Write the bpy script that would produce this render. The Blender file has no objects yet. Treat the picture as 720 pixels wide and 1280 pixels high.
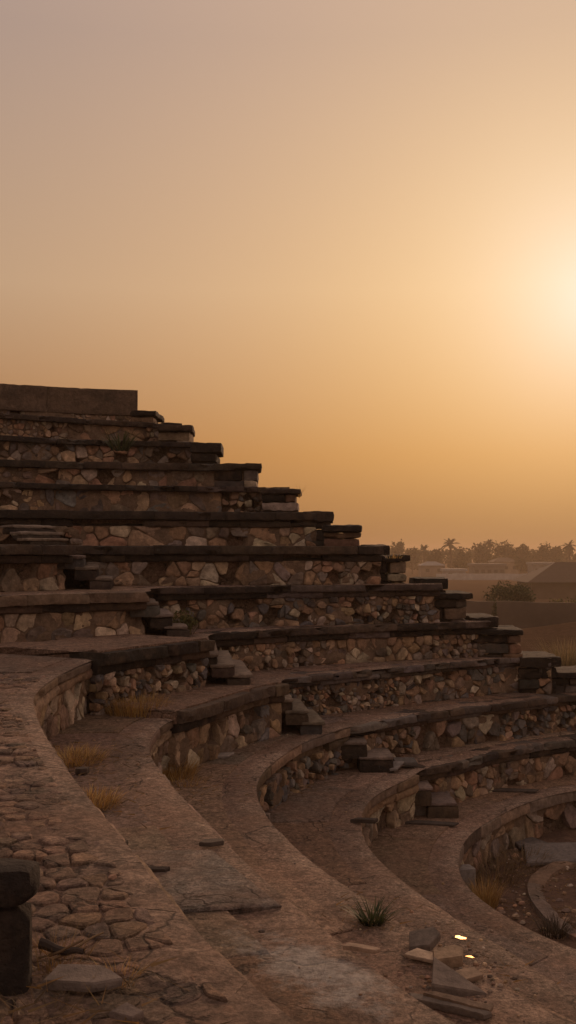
import bpy, math, random
from mathutils import Vector, noise
random.seed(11)
PI = math.pi
S = bpy.context.scene
COL = S.collection
R = random.random
U = random.uniform

# ------------------------------------------------------------------ camera model
F = 1280.0
PITCH = math.atan(50 / F)
def ray(u, v):
    dx, dy = (u - 360) / F, (640 - v) / F
    return dx, math.cos(PITCH) - dy * math.sin(PITCH), math.sin(PITCH) + dy * math.cos(PITCH)
def P(u, v, z):                    # point of the level z under a traced spot
    x, y, k = ray(u, v); t = z / k
    return (x * t, y * t)
def Q(u, y):                       # point at a depth
    return ((u - 360) / F * y, y)
def ZV(v, y):                      # height of a spot at a depth
    x, yy, k = ray(360, v); return k / yy * y

# ------------------------------------------------------------------ mesh builder
class MB:
    def __init__(s): s.v = []; s.f = []; s.c = []; s.m = []
    def add(s, verts, faces, col=(.2, .14, .1), mat=0):
        b = len(s.v); s.v += verts; s.c += [col] * len(verts)
        for f in faces: s.f.append([i + b for i in f]); s.m.append(mat)
    def build(s, name, mats, parent=None, smooth=True, sharp=38):
        me = bpy.data.meshes.new(name)
        o = Vector((0, 0, 0))
        if parent is not None: o = parent.location
        me.from_pydata([(a[0] - o[0], a[1] - o[1], a[2] - o[2]) for a in s.v], [], s.f)
        if not isinstance(mats, (list, tuple)): mats = [mats]
        for m in mats: me.materials.append(m)
        me.polygons.foreach_set('material_index', s.m)
        me.polygons.foreach_set('use_smooth', [smooth] * len(s.f))
        at = me.color_attributes.new('tint', 'FLOAT_COLOR', 'POINT')
        flat = []
        for c in s.c: flat += [c[0], c[1], c[2], 1]
        at.data.foreach_set('color', flat)
        me.update()
        if smooth: me.set_sharp_from_angle(angle=math.radians(sharp))
        ob = bpy.data.objects.new(name, me); COL.objects.link(ob)
        if parent is not None: ob.parent = parent
        return ob
def tag(o, label=None, cat=None, group=None, kind=None):
    if label: o['label'] = label
    if cat: o['category'] = cat
    if group: o['group'] = group
    if kind: o['kind'] = kind
    return o
def thing(name, loc, label, cat, group=None):
    o = bpy.data.objects.new(name, None); COL.objects.link(o); o.location = loc
    o.empty_display_size = .2
    return tag(o, label, cat, group)
def solo(mb, name, mats, loc, label, cat, group=None, kind=None, smooth=True):   # a thing that is one mesh, origin at its base
    mb.v = [(a[0] - loc[0], a[1] - loc[1], a[2] - loc[2]) for a in mb.v]
    o = mb.build(name, mats, None, smooth); o.location = loc
    return tag(o, label, cat, group, kind)

# ------------------------------------------------------------------ materials
def nt(name):
    m = bpy.data.materials.new(name); m.use_nodes = True
    t = m.node_tree; t.nodes.clear()
    out = t.nodes.new('ShaderNodeOutputMaterial'); b = t.nodes.new('ShaderNodeBsdfPrincipled')
    t.links.new(b.outputs[0], out.inputs[0]); b.inputs['Roughness'].default_value = .92
    b.inputs['Specular IOR Level'].default_value = .25
    return m, t, b
def N(t, kind, **kw):
    n = t.nodes.new(kind)
    for k, v in kw.items():
        if k in n.inputs: n.inputs[k].default_value = v
        else: setattr(n, k, v)
    return n
def noi(t, vec, scale, detail=6, rough=.6):
    n = N(t, 'ShaderNodeTexNoise', Scale=scale, Detail=detail, Roughness=rough)
    t.links.new(vec, n.inputs['Vector']); return n.outputs['Fac']
def ramp(t, fac, *stops):
    n = t.nodes.new('ShaderNodeValToRGB'); e = n.color_ramp.elements
    while len(e) < len(stops): e.new(.5)
    for i, (p, c) in enumerate(stops):
        e[i].position = p; e[i].color = (c, c, c, 1) if not isinstance(c, tuple) else (*c, 1)
    t.links.new(fac, n.inputs[0]); return n.outputs[0]
def mix(t, mode, fac, a, b):
    n = t.nodes.new('ShaderNodeMix'); n.data_type = 'RGBA'; n.blend_type = mode
    for sock, val in ((n.inputs[0], fac), (n.inputs[6], a), (n.inputs[7], b)):
        if hasattr(val, 'links') or hasattr(val, 'is_linked'): t.links.new(val, sock)
        elif isinstance(val, tuple): sock.default_value = (*val, 1)
        else: sock.default_value = val
    return n.outputs[2]
def math_(t, op, a, b=None):
    n = t.nodes.new('ShaderNodeMath'); n.operation = op
    for i, val in enumerate((a, b)):
        if val is None: continue
        if hasattr(val, 'is_linked'): t.links.new(val, n.inputs[i])
        else: n.inputs[i].default_value = val
    return n.outputs[0]
def bump(t, b, h, strength=.6, dist=.02):
    n = N(t, 'ShaderNodeBump', Strength=strength, Distance=dist)
    t.links.new(h, n.inputs['Height']); t.links.new(n.outputs[0], b.inputs['Normal'])

def stone_mat(name, dark=.5, darkcol=(.022, .018, .015), dust=(.20, .125, .08), dustamt=.35, sc=1.0, bs=.8):
    m, t, b = nt(name)
    pos = t.nodes.new('ShaderNodeNewGeometry').outputs['Position']
    a = N(t, 'ShaderNodeAttribute', attribute_name='tint').outputs['Color']
    c = mix(t, 'MULTIPLY', .8, a, ramp(t, noi(t, pos, 14 * sc, 8, .75), (.30, .42), (.52, 1.05), (.70, 1.7)))
    c = mix(t, 'MIX', math_(t, 'MULTIPLY', ramp(t, noi(t, pos, 5 * sc, 5, .65), (.5, 0.), (.68, 1.)), dustamt), c, dust)
    dk = ramp(t, noi(t, pos, 2.6 * sc, 8, .7), (.40 + .15 * (1 - dark), 0.), (.62 + .15 * (1 - dark), 1.))
    c = mix(t, 'MIX', math_(t, 'MULTIPLY', dk, dark), c, darkcol)
    lich = ramp(t, noi(t, pos, 22 * sc, 4, .6), (.64, 0.), (.70, 1.))
    c = mix(t, 'MIX', math_(t, 'MULTIPLY', lich, .22), c, (.20, .18, .15))
    t.links.new(c, b.inputs['Base Color'])
    h = math_(t, 'ADD', noi(t, pos, 26 * sc, 8, .7), math_(t, 'MULTIPLY', noi(t, pos, 110 * sc, 4, .6), .35))
    bump(t, b, h, bs, .035)
    return m
M = {}
M['rubble'] = stone_mat('rubble_stone', .6)
M['cornice'] = stone_mat('blackened_cornice_stone', .75, dustamt=.25)
M['tancornice'] = stone_mat('tan_cornice_stone', .35, dustamt=.4)
M['pier'] = stone_mat('weathered_block_stone', .6)
M['step'] = stone_mat('dark_step_stone', .5, dustamt=.3)

def paving_mat(name, stain=None):
    m, t, b = nt(name)
    pos = t.nodes.new('ShaderNodeNewGeometry').outputs['Position']
    a = N(t, 'ShaderNodeAttribute', attribute_name='tint').outputs['Color']
    n1 = noi(t, pos, 9, 10, .75); n2 = noi(t, pos, 31, 8, .75)
    c = mix(t, 'MULTIPLY', .9, a, ramp(t, n1, (.30, .36), (.52, 1.0), (.70, 1.6)))
    c = mix(t, 'MULTIPLY', .8, c, ramp(t, n2, (.36, .38), (.50, 1.0), (.63, 1.6)))
    c = mix(t, 'MULTIPLY', .6, c, ramp(t, noi(t, pos, 75, 4, .7), (.38, .4), (.5, 1.0), (.62, 1.6)))
    c = mix(t, 'MIX', math_(t, 'MULTIPLY', ramp(t, noi(t, pos, 2.2, 8, .7), (.42, 0.), (.60, 1.)), .5), c, mix(t, 'MULTIPLY', .8, (.25, .14, .09), ramp(t, n2, (.36, .4), (.63, 1.6))))
    c = mix(t, 'MIX', math_(t, 'MULTIPLY', ramp(t, noi(t, pos, 3.4, 10, .8), (.54, 0.), (.66, 1.)), .62), c, (.05, .035, .027))
    c = mix(t, 'MIX', math_(t, 'MULTIPLY', ramp(t, noi(t, pos, 5.3, 9, .8), (.58, 0.), (.68, 1.)), .4), c, (.27, .215, .17))
    wv = t.nodes.new('ShaderNodeVectorMath'); wv.operation = 'ADD'
    ns = N(t, 'ShaderNodeTexNoise', Scale=6, Detail=5); t.links.new(pos, ns.inputs['Vector'])
    sc = t.nodes.new('ShaderNodeVectorMath'); sc.operation = 'SCALE'; sc.inputs[3].default_value = .22
    t.links.new(ns.outputs['Color'], sc.inputs[0]); t.links.new(pos, wv.inputs[0]); t.links.new(sc.outputs[0], wv.inputs[1])
    vo = N(t, 'ShaderNodeTexVoronoi', Scale=2.6); vo.feature = 'DISTANCE_TO_EDGE'; t.links.new(wv.outputs[0], vo.inputs['Vector'])
    crack = math_(t, 'MULTIPLY', ramp(t, vo.outputs['Distance'], (.0, 1.), (.022, 0.)), ramp(t, noi(t, pos, 1.3, 3), (.45, 0.), (.6, 1.)))
    c = mix(t, 'MIX', math_(t, 'MULTIPLY', crack, .75), c, (.03, .021, .016))
    if stain:                       # lime washed out over the slabs: a patch with its own outline
        (x0, y0), (x1, y1), w = stain
        dx, dy = x1 - x0, y1 - y0; L = math.hypot(dx, dy); ang = math.atan2(dy, dx)
        mp = N(t, 'ShaderNodeMapping'); mp.vector_type = 'TEXTURE'
        mp.inputs['Location'].default_value = ((x0 + x1) / 2, (y0 + y1) / 2, 0)
        mp.inputs['Rotation'].default_value = (0, 0, ang)
        mp.inputs['Scale'].default_value = (L / 2, w, 100)
        t.links.new(pos, mp.inputs['Vector'])
        g = t.nodes.new('ShaderNodeVectorMath'); g.operation = 'LENGTH'; t.links.new(mp.outputs[0], g.inputs[0])
        k = math_(t, 'ADD', g.outputs['Value'], math_(t, 'MULTIPLY', math_(t, 'SUBTRACT', noi(t, pos, 7, 8, .75), .5), 3.2))
        c = mix(t, 'MIX', math_(t, 'MULTIPLY', ramp(t, k, (.35, 1.), (.95, 0.)), .8), c, mix(t, 'MULTIPLY', .7, (.44, .40, .36), ramp(t, n2, (.38, .5), (.62, 1.4))))
    t.links.new(c, b.inputs['Base Color'])
    h = math_(t, 'ADD', n1, math_(t, 'MULTIPLY', n2, .6))
    h = math_(t, 'SUBTRACT', math_(t, 'ADD', h, math_(t, 'MULTIPLY', noi(t, pos, 110, 4, .6), .15)), math_(t, 'MULTIPLY', crack, .5))
    bump(t, b, h, 1, .045)
    return m
M['paving'] = paving_mat('worn_paving')
M['limepaving'] = paving_mat('worn_paving_with_lime', (P(300, 1160, -1.31), P(505, 1268, -1.31), .17))

def earth_mat(name, c0, c1, s=1.0, spec=.2):
    m, t, b = nt(name); b.inputs['Specular IOR Level'].default_value = spec; b.inputs['Roughness'].default_value = 1
    pos = t.nodes.new('ShaderNodeNewGeometry').outputs['Position']
    c = mix(t, 'MIX', ramp(t, noi(t, pos, 3 * s, 10, .7), (.3, 0.), (.7, 1.)), c0, c1)
    c = mix(t, 'MULTIPLY', .7, c, ramp(t, noi(t, pos, 30 * s, 6, .7), (.3, .5), (.7, 1.4)))
    t.links.new(c, b.inputs['Base Color'])
    bump(t, b, math_(t, 'ADD', noi(t, pos, 14 * s, 10, .75), math_(t, 'MULTIPLY', noi(t, pos, 70 * s, 4, .6), .5)), 1, .03 / s)
    return m
M['dirt'] = earth_mat('packed_dirt', (.175, .10, .065), (.085, .05, .035))
M['mortar'] = earth_mat('crumbling_mortar', (.27, .18, .115), (.09, .06, .042), 1.6)
M['field'] = earth_mat('dry_field', (.115, .07, .045), (.075, .046, .03), .12, 0)

def tint_mat(name, rough=.9, var=.5, sc=30, obj=True, bs=.3, trans=0):
    m, t, b = nt(name)
    tc = t.nodes.new('ShaderNodeTexCoord').outputs['Object']
    a = N(t, 'ShaderNodeAttribute', attribute_name='tint').outputs['Color']
    c = mix(t, 'MULTIPLY', var, a, ramp(t, noi(t, tc, sc, 6, .65), (.25, .4), (.75, 1.5)))
    t.links.new(c, b.inputs['Base Color']); b.inputs['Roughness'].default_value = rough
    if bs: bump(t, b, noi(t, tc, sc * 2, 6, .7), bs, .01)
    if trans:
        tr = t.nodes.new('ShaderNodeBsdfTranslucent'); t.links.new(c, tr.inputs[0])
        ms = t.nodes.new('ShaderNodeMixShader'); ms.inputs[0].default_value = trans
        t.links.new(b.outputs[0], ms.inputs[1]); t.links.new(tr.outputs[0], ms.inputs[2])
        t.links.new(ms.outputs[0], t.nodes['Material Output'].inputs[0])
    return m
M['loose'] = tint_mat('loose_stone', .9, .8, 22, bs=.7)
M['leaf'] = tint_mat('leaf', .7, .4, 5, bs=0, trans=.3)
M['blade'] = tint_mat('grass_blade', .6, .3, 20, bs=0, trans=.3)
M['bark'] = tint_mat('bark', .95, .6, 12, bs=.5)
M['plaster'] = tint_mat('rough_plaster', .95, .5, .6, bs=.2)
M['roof'] = tint_mat('roof_covering', .9, .5, 2.0, bs=.4)
M['glass'] = tint_mat('dark_window', .2, .1, 2, bs=0)
mm, t_, b_ = nt('metal_foil')
b_.inputs['Metallic'].default_value = 1; b_.inputs['Roughness'].default_value = .42
b_.inputs['Base Color'].default_value = (.5, .29, .08, 1); M['foil'] = mm
bump(t_, b_, noi(t_, t_.nodes.new('ShaderNodeTexCoord').outputs['Object'], 60, 3), .12, .004)

# ------------------------------------------------------------------ curves
def catmull(p, step=.04):
    if len(p) == 2:
        n = max(2, int(math.dist(*p) / step)); return [(p[0][0] + (p[1][0] - p[0][0]) * i / n, p[0][1] + (p[1][1] - p[0][1]) * i / n) for i in range(n + 1)]
    q = [(2 * p[0][0] - p[1][0], 2 * p[0][1] - p[1][1])] + list(p) + [(2 * p[-1][0] - p[-2][0], 2 * p[-1][1] - p[-2][1])]
    out = []
    for i in range(1, len(q) - 2):
        a, b, c, d = q[i - 1:i + 3]
        n = max(2, int(math.dist(b, c) / step))
        for k in range(n):
            t = k / n
            out.append(tuple(.5 * (2 * b[j] + (c[j] - a[j]) * t + (2 * a[j] - 5 * b[j] + 4 * c[j] - d[j]) * t * t + (3 * b[j] - a[j] - 3 * c[j] + d[j]) * t ** 3) for j in (0, 1)))
    out.append(tuple(p[-1])); return out
def resample(p, step):
    L = [0]
    for a, b in zip(p, p[1:]): L.append(L[-1] + math.dist(a, b))
    n = max(2, int(L[-1] / step)); out = []; j = 0
    for i in range(n + 1):
        s = L[-1] * i / n
        while j < len(p) - 2 and L[j + 1] < s: j += 1
        k = (s - L[j]) / max(1e-9, L[j + 1] - L[j])
        out.append((p[j][0] + (p[j + 1][0] - p[j][0]) * k, p[j][1] + (p[j + 1][1] - p[j][1]) * k))
    return out
class Curve:                       # travels from the camera side round to the far end; inward is on its right
    def __init__(s, pts, sig=.18, step=.04, dense=False):
        p = pts if dense else catmull(pts, step)
        p = resample(p, step); w = int(sig / step)
        for _ in range(2):
            q = []
            for i in range(len(p)):
                k = min(w, i, len(p) - 1 - i)
                seg = p[i - k:i + k + 1]
                q.append((sum(a[0] for a in seg) / len(seg), sum(a[1] for a in seg) / len(seg)))
            p = q
        s.p = resample(p, step); s.L = 0; s.step = None
        s.L = sum(math.dist(a, b) for a, b in zip(s.p, s.p[1:])); s.step = s.L / (len(s.p) - 1)
        s.n = []
        for i in range(len(s.p)):
            a = s.p[max(0, i - 4)]; b = s.p[min(len(s.p) - 1, i + 4)]
            d = math.dist(a, b) or 1e-6
            s.n.append(((b[1] - a[1]) / d, -(b[0] - a[0]) / d))
    def at(s, d, off=0):
        k = min(max(d / s.step, 0), len(s.p) - 1.001); i = int(k); k -= i
        x = s.p[i][0] * (1 - k) + s.p[i + 1][0] * k; y = s.p[i][1] * (1 - k) + s.p[i + 1][1] * k
        nx = s.n[i][0] * (1 - k) + s.n[i + 1][0] * k; ny = s.n[i][1] * (1 - k) + s.n[i + 1][1] * k
        e = d - min(max(d, 0), s.L)
        return (x + nx * off - ny * e, y + ny * off + nx * e)

# ------------------------------------------------------------------ stone work
def power_cells(pts, wts, rect, Rn):
    x0, x1, y0, y1 = rect
    order = sorted(range(len(pts)), key=lambda i: pts[i][0]); xs = [pts[i][0] for i in order]
    import bisect
    out = []
    for i in range(len(pts)):
        px, py = pts[i]
        poly = [(x0, y0), (x1, y0), (x1, y1), (x0, y1)]
        poly = [(max(px - Rn, x0), y0), (min(px + Rn, x1), y0), (min(px + Rn, x1), y1), (max(px - Rn, x0), y1)]
        for j in order[bisect.bisect_left(xs, px - 2 * Rn):bisect.bisect_right(xs, px + 2 * Rn)]:
            if j == i: continue
            qx, qy = pts[j]; ex, ey = qx - px, qy - py
            c = (qx * qx + qy * qy - wts[j] - px * px - py * py + wts[i]) / 2
            np_ = []
            for a, b in zip(poly, poly[1:] + poly[:1]):
                da = a[0] * ex + a[1] * ey - c; db = b[0] * ex + b[1] * ey - c
                if da <= 0: np_.append(a)
                if (da < 0 < db) or (db < 0 < da):
                    k = da / (da - db); np_.append((a[0] + (b[0] - a[0]) * k, a[1] + (b[1] - a[1]) * k))
            poly = np_
            if len(poly) < 3: break
        if len(poly) >= 3: out.append(poly)
    return out
def rounded(poly, seg, gap, rnd=1):
    cx = sum(p[0] for p in poly) / len(poly); cy = sum(p[1] for p in poly) / len(poly)
    r = sum(math.dist(p, (cx, cy)) for p in poly) / len(poly)
    if r < gap * 2: return None
    k = 1 - gap / r
    poly = [(cx + (p[0] - cx) * k, cy + (p[1] - cy) * k) for p in poly]
    for _ in range(rnd):
        q = []
        for a, b in zip(poly, poly[1:] + poly[:1]):
            q += [(a[0] * .82 + b[0] * .18, a[1] * .82 + b[1] * .18), (a[0] * .18 + b[0] * .82, a[1] * .18 + b[1] * .82)]
        poly = q
    q = []
    for a, b in zip(poly, poly[1:] + poly[:1]):
        n = max(1, int(math.dist(a, b) / seg))
        q += [(a[0] + (b[0] - a[0]) * i / n, a[1] + (b[1] - a[1]) * i / n) for i in range(n)]
    return q, cx, cy, r
def stone(mb, poly, mapf, h, col, gap=.006, seg=.024, rnd=1, amp=.006, back=-.06, flat=.5, mat=0, tilt=.18):
    rr = rounded(poly, seg, gap, rnd)
    if not rr: return
    q, cx, cy, r = rr; n = len(q); sd = U(0, 99)
    tx, ty = U(-tilt, tilt), U(-tilt, tilt)
    vs = []
    rings = [(1, back), (1, h * .35), (.94, h * .8), (.8, h * .96), (flat, h)]
    for k, d in rings:
        for (x, y) in q:
            X, Y = cx + (x - cx) * k, cy + (y - cy) * k
            w = noise.noise((X * 9 + sd, Y * 9, sd)) * amp * 1.2 + noise.noise((X * 28, Y * 28, sd)) * amp * .7
            e = noise.noise((x * 15, y * 15, sd + 5)) * amp * 1.7
            X += (x - cx) / r * e; Y += (y - cy) / r * e
            dd = d if d < 0 else d + w * (1.6 if k < 1 else .6) + ((X - cx) * tx + (Y - cy) * ty) * (1 if flat > .3 else .5)
            vs.append(mapf(X, Y, dd))
    vs.append(mapf(cx, cy, h + noise.noise((sd, 1, 2)) * amp))
    fs = []
    for k in range(len(rings) - 1):
        for i in range(n):
            j = (i + 1) % n
            fs.append((k * n + i, k * n + j, (k + 1) * n + j, (k + 1) * n + i))
    b = (len(rings) - 1) * n
    for i in range(n): fs.append((b + i, b + (i + 1) % n, len(vs) - 1))
    mb.add(vs, fs, col, mat)
PAL = [(.36, .228, .134), (.43, .29, .18), (.31, .19, .115), (.27, .21, .17), (.50, .39, .28), (.21, .15, .11), (.37, .21, .13)]
PALG = PAL + [(.17, .155, .14), (.14, .125, .115), (.11, .09, .075)]
def shade(c, lo=.75, hi=1.2):
    k = U(lo, hi); return (c[0] * k, c[1] * k * U(.95, 1.05), c[2] * k * U(.9, 1.08))

def rubble_wall(mb, cv, s0, s1, z0, z1, size=.16, asp=1.0, pal=PAL, holes=.05, h=(.008, .046), off=0.0, mixed=True, flush=False):
    H = z1 - z0; HOLE = []
    mf = lambda x, y, d: (*cv.at(x, off + d), z0 + y)
    s = s0
    while s < s1 - .02:                  # stretches laid by different hands: fine rubble, mixed stones, big flat blocks
        e = min(s1, s + U(.7, 2.2)) if mixed else s1
        if s1 - e < .35: e = s1
        k = R(); st = size; ap = asp * U(.6, .85); hs = h; jy = .16
        if flush: ap = asp; jy = .2; hs = (.006, .022)
        if mixed and not flush:
            if k < .45: st = size * U(.52, .75); ap = asp * U(.75, 1); jy = .3
            elif k > .86: st = size * U(1.25, 1.7); hs = (.008, .03); ap = asp * .7
        pts, w = [], []
        y = st * .25
        while y < H + st * .3:
            x = s + U(0, st * .8); rh = U(.7, 1.1)
            while x < e:
                pts.append((x + U(-.25, .25) * st / ap, y + U(-jy, jy) * st * ap)); w.append((U(.05, .62) * st) ** 2 * (1 if R() < .5 else .1))
                x += st * U(.5, 1.5) / ap
            y += st * ap * rh
        kp = [(p, q) for p, q in zip(pts, w) if 0 < p[1] < H and s < p[0] < e]
        if kp:
            for poly in power_cells([q[0] for q in kp], [q[1] for q in kp], (s, e, 0, H), st * 3 / min(1, ap)):
                if R() < holes * 1.7 and st < size * 1.3:
                    HOLE.append((sum(p[0] for p in poly) / len(poly), sum(p[1] for p in poly) / len(poly), max(.03, .62 * math.sqrt(abs(sum(p[0] * q[1] - q[0] * p[1] for p, q in zip(poly, poly[1:] + poly[:1]))) / 2)))); continue
                stone(mb, poly, mf, U(*hs), shade(random.choice(pal)), gap=U(.002, .012), rnd=random.choice((0, 1, 2) if flush else (1, 1, 2, 2)), amp=.013, flat=.8 if flush else .72)
        s = e
    st = .035; n = max(2, int((s1 - s0) / st)); m = max(3, int(H / st)); vs = []      # the mortar bed, flush here and washed out there
    for i in range(n + 1):
        for j in range(m + 1):
            s = s0 + (s1 - s0) * i / n; t = H * j / m; X, Y = cv.at(s)
            d = off + (.001 if flush else .010) + .034 * noise.noise((X * 3.3, Y * 3.3, t * 5)) + .012 * noise.noise((X * 17, Y * 17, t * 17))
            for (hx, hy, hr) in HOLE:
                q = math.hypot(s - hx, t - hy)
                if q < hr * 1.25: d -= .13 * min(1, (1.25 - q / hr) * 2.2)
            if j in (0, m): d = min(d, off - .01)
            vs.append((*cv.at(s, d), z0 + t))
    k = m + 1
    mb.add(vs, [(i * k + j, i * k + k + j, i * k + k + 1 + j, i * k + 1 + j) for i in range(n) for j in range(m)], (.11, .07, .048), 1)

def course(mb, cv, s0, s1, zt, th, dout, din, pal, ln=(.5, 1.1), amp=.008, chip=.035, miss=0.0, seed=0, rnd=.011, jz=.005, jd=.008, gp=.003):
    """one course of dressed slabs along the curve: front at dout, back at din, top at zt"""
    s = s0
    while s < s1 - .05:
        e = min(s1, s + U(*ln))
        if s1 - e < .2: e = s1
        a, b = s + U(0, gp), e - U(0, gp)
        if True:
            col = shade(random.choice(pal), .7, 1.25); oz, od = U(-jz, jz * .4), U(-jd, jd)
            if R() < miss: od -= U(.06, .12); oz -= U(.015, .04)
            tl = U(-.006, .006)
            n = max(3, int((b - a) / .045))
            D, T, B = dout + od, zt + oz, zt + oz - th
            r = rnd
            nf = max(2, int(th / .04))
            prof = [(din, T), ((din + D) / 2, T), (D - .06, T), (D - r, T - .002), (D - r * .3, T - r * .3)] + \
                   [(D, T - r + (B + r - T + r) * k / nf) for k in range(nf + 1)] + [(D - r * .3, B + r * .3), (D - r, B), (din, B)]
            m = len(prof); vs = []
            sd = seed + s * 3.1
            for i in range(n + 1):
                ss = a + (b - a) * i / n
                endr = .012 if i in (0, n) else 0
                for k, (d, z) in enumerate(prof):
                    if 2 <= k < m - 1:
                        c = noise.noise((ss * 4.3 + sd, z * 6, 7.7)) + .5 * noise.noise((ss * 15, z * 12, 1.7)) - .25
                        cut = max(0, c) * chip * 4 * (1 if k < 8 else .5)
                        d2 = d - cut - endr + amp * 1.3 * noise.noise((ss * 13, z * 15, sd)) + amp * .7 * noise.noise((ss * 37, z * 37, sd))
                        z2 = z - (cut * .5 if k in (3, 4, 5) else 0) + amp * .7 * noise.noise((ss * 11, d * 20, sd + 3)) + tl * (i / n - .5) * 2
                    else:
                        d2 = d; z2 = z + (amp * .6 * noise.noise((ss * 7, d * 7, sd)) if k < 2 else 0)
                    vs.append((*cv.at(ss, d2), z2))
            fs = [(i * m + k, i * m + (k + 1) % m, (i + 1) * m + (k + 1) % m, (i + 1) * m + k) for i in range(n) for k in range(m)]
            fs += [tuple(range(m - 1, -1, -1)), tuple(n * m + k for k in range(m))]
            mb.add(vs, fs, col)
        s = e
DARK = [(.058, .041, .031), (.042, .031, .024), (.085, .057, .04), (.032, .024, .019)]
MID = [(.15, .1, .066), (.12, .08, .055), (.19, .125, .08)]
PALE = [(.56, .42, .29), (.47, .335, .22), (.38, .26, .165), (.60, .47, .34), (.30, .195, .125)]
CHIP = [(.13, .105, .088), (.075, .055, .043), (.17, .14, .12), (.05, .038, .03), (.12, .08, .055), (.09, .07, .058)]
TAN = [(.31, .2, .12), (.26, .165, .1), (.35, .235, .15)]

def tread_mesh(mb, cv, z, W, zbot, ends=True, near=.06, fr=.07):
    """earth and core of a tier: uneven top, a front face behind the masonry and end faces"""
    n = max(4, int(cv.L / near)); m = max(4, int(W / .06)); vs = []; tc = []
    for i in range(n + 1):
        s = cv.L * i / n
        for j in range(m + 1):
            we = W * (1 - .86 * max(0, min(1, (s - cv.L + 1.3) / 1.0)))
            d = -fr - (we - fr) * j / m
            x, y = cv.at(s, d)
            zz = z - .010 + .011 * noise.noise((x * 2.2, y * 2.2, z)) + .007 * noise.noise((x * 7, y * 7, z + 2)) + .004 * noise.noise((x * 19, y * 19, z))
            if fr < 0: zz += -.004 + .006 * max(0, 1 - abs(j - 1.5) / 2.5)
            if j == 0: zz = z - (.03 if fr > .06 else .016)
            vs.append((x, y, zz))
            k0 = .85 + .5 * noise.noise((x * 1.1, y * 1.1, z + 8)); e0 = max(0, min(1, 1.5 - j / 2)) if fr < 0 else 0
            tc.append(tuple((q + (r - q) * e0 * .75) * k0 for q, r in zip((.255, .165, .118), (.34, .24, .175))))
    k = m + 1
    fs = [(i * k + j, i * k + j + 1, (i + 1) * k + j + 1, (i + 1) * k + j) for i in range(n) for j in range(m)]
    b1 = len(vs)
    for i in range(n + 1): vs.append((*cv.at(cv.L * i / n, -.072), z - .034))
    b = len(vs)
    for i in range(n + 1): vs.append((*cv.at(cv.L * i / n, -.072), zbot))
    zz = 0
    fs += [(i * k, (i + 1) * k, b1 + i + 1, b1 + i) for i in range(n)] + [(b1 + i, b1 + i + 1, b + i + 1, b + i) for i in range(n)]
    b2 = len(vs)
    for i in range(n + 1): vs.append((*cv.at(cv.L * i / n, -W * (1 - .86 * max(0, min(1, (cv.L * i / n - cv.L + 1.3) / 1.0)))), zbot))
    fs += [(i * k + m, b2 + i, b2 + i + 1, (i + 1) * k + m) for i in range(n)]
    if ends:
        for i in (0, n): fs.append(tuple([i * k + j for j in range(k)] + [b2 + i, b + i, b1 + i]))
    b0 = len(mb.c); mb.add(vs, fs, (.12, .08, .05), 0); mb.c[b0:b0 + len(tc)] = tc

PAVE = [(.25, .155, .102), (.215, .136, .095), (.29, .19, .13), (.18, .125, .095), (.24, .17, .127)]
def flagstones(mb, cv, s0, s1, d0, d1, z, rows, ln, miss=.08, h=.012, seg=.12, tilt=1.0):
    cuts = [d0]
    for r in range(rows - 1): cuts.append(d0 + (d1 - d0) * (r + 1) / rows + U(-.06, .06))
    cuts.append(d1)
    for r in range(rows):
        s = s0 - U(0, ln[1])
        sk0 = 0
        while s < s1:
            e = s + U(*ln); sk1 = U(-.05, .05)
            if R() > miss and e > s0:
                A, B = cuts[r], cuts[r + 1]
                poly = [(max(s0, s + sk0), -A), (min(s1, e + sk1), -A), (min(s1, e - sk1), -B), (max(s0, s - sk0), -B)]
                if poly[1][0] - poly[0][0] > .08 and poly[2][0] - poly[3][0] > .08:
                    zo = U(-.005, .003); ta, tb = U(-.005, .005) * tilt, U(-.005, .005) * tilt
                    cx = (s + e) / 2; cy = -(A + B) / 2
                    def mf(x, y, d, zo=zo, ta=ta, tb=tb, cx=cx, cy=cy): return (*cv.at(x, y), z - .0265 + d + zo + (x - cx) * ta + (y - cy) * tb)
                    q = rounded(poly, seg, .003, 0)
                    if q: flat_slab(mb, q, mf, h + .01, shade(random.choice(PAVE), .72, 1.05))
            s = e; sk0 = sk1
def flat_slab(mb, rr, mf, h, col):
    q, cx, cy, r = rr; n = len(q); sd = U(0, 99); vs = []
    ring = [(1, -.03), (1, h * .75), (.992, h * .97), (.95, h), (.7, h), (.4, h)]
    for k, d in ring:
        for x, y in q:
            X, Y = cx + (x - cx) * k, cy + (y - cy) * k
            e = noise.noise((x * 11, y * 11, sd)) * .006
            X += (x - cx) / r * e; Y += (y - cy) / r * e
            vs.append(mf(X, Y, d + (.004 * noise.noise((X * 5, Y * 5, sd)) + .003 * noise.noise((X * 14, Y * 14, sd)) if d > 0 else 0)))
    vs.append(mf(cx, cy, h))
    fs = [(k * n + i, k * n + (i + 1) % n, (k + 1) * n + (i + 1) % n, (k + 1) * n + i) for k in range(len(ring) - 1) for i in range(n)]
    b = (len(ring) - 1) * n
    fs += [(b + i, b + (i + 1) % n, len(vs) - 1) for i in range(n)]
    mb.add(vs, fs, col)
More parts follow.
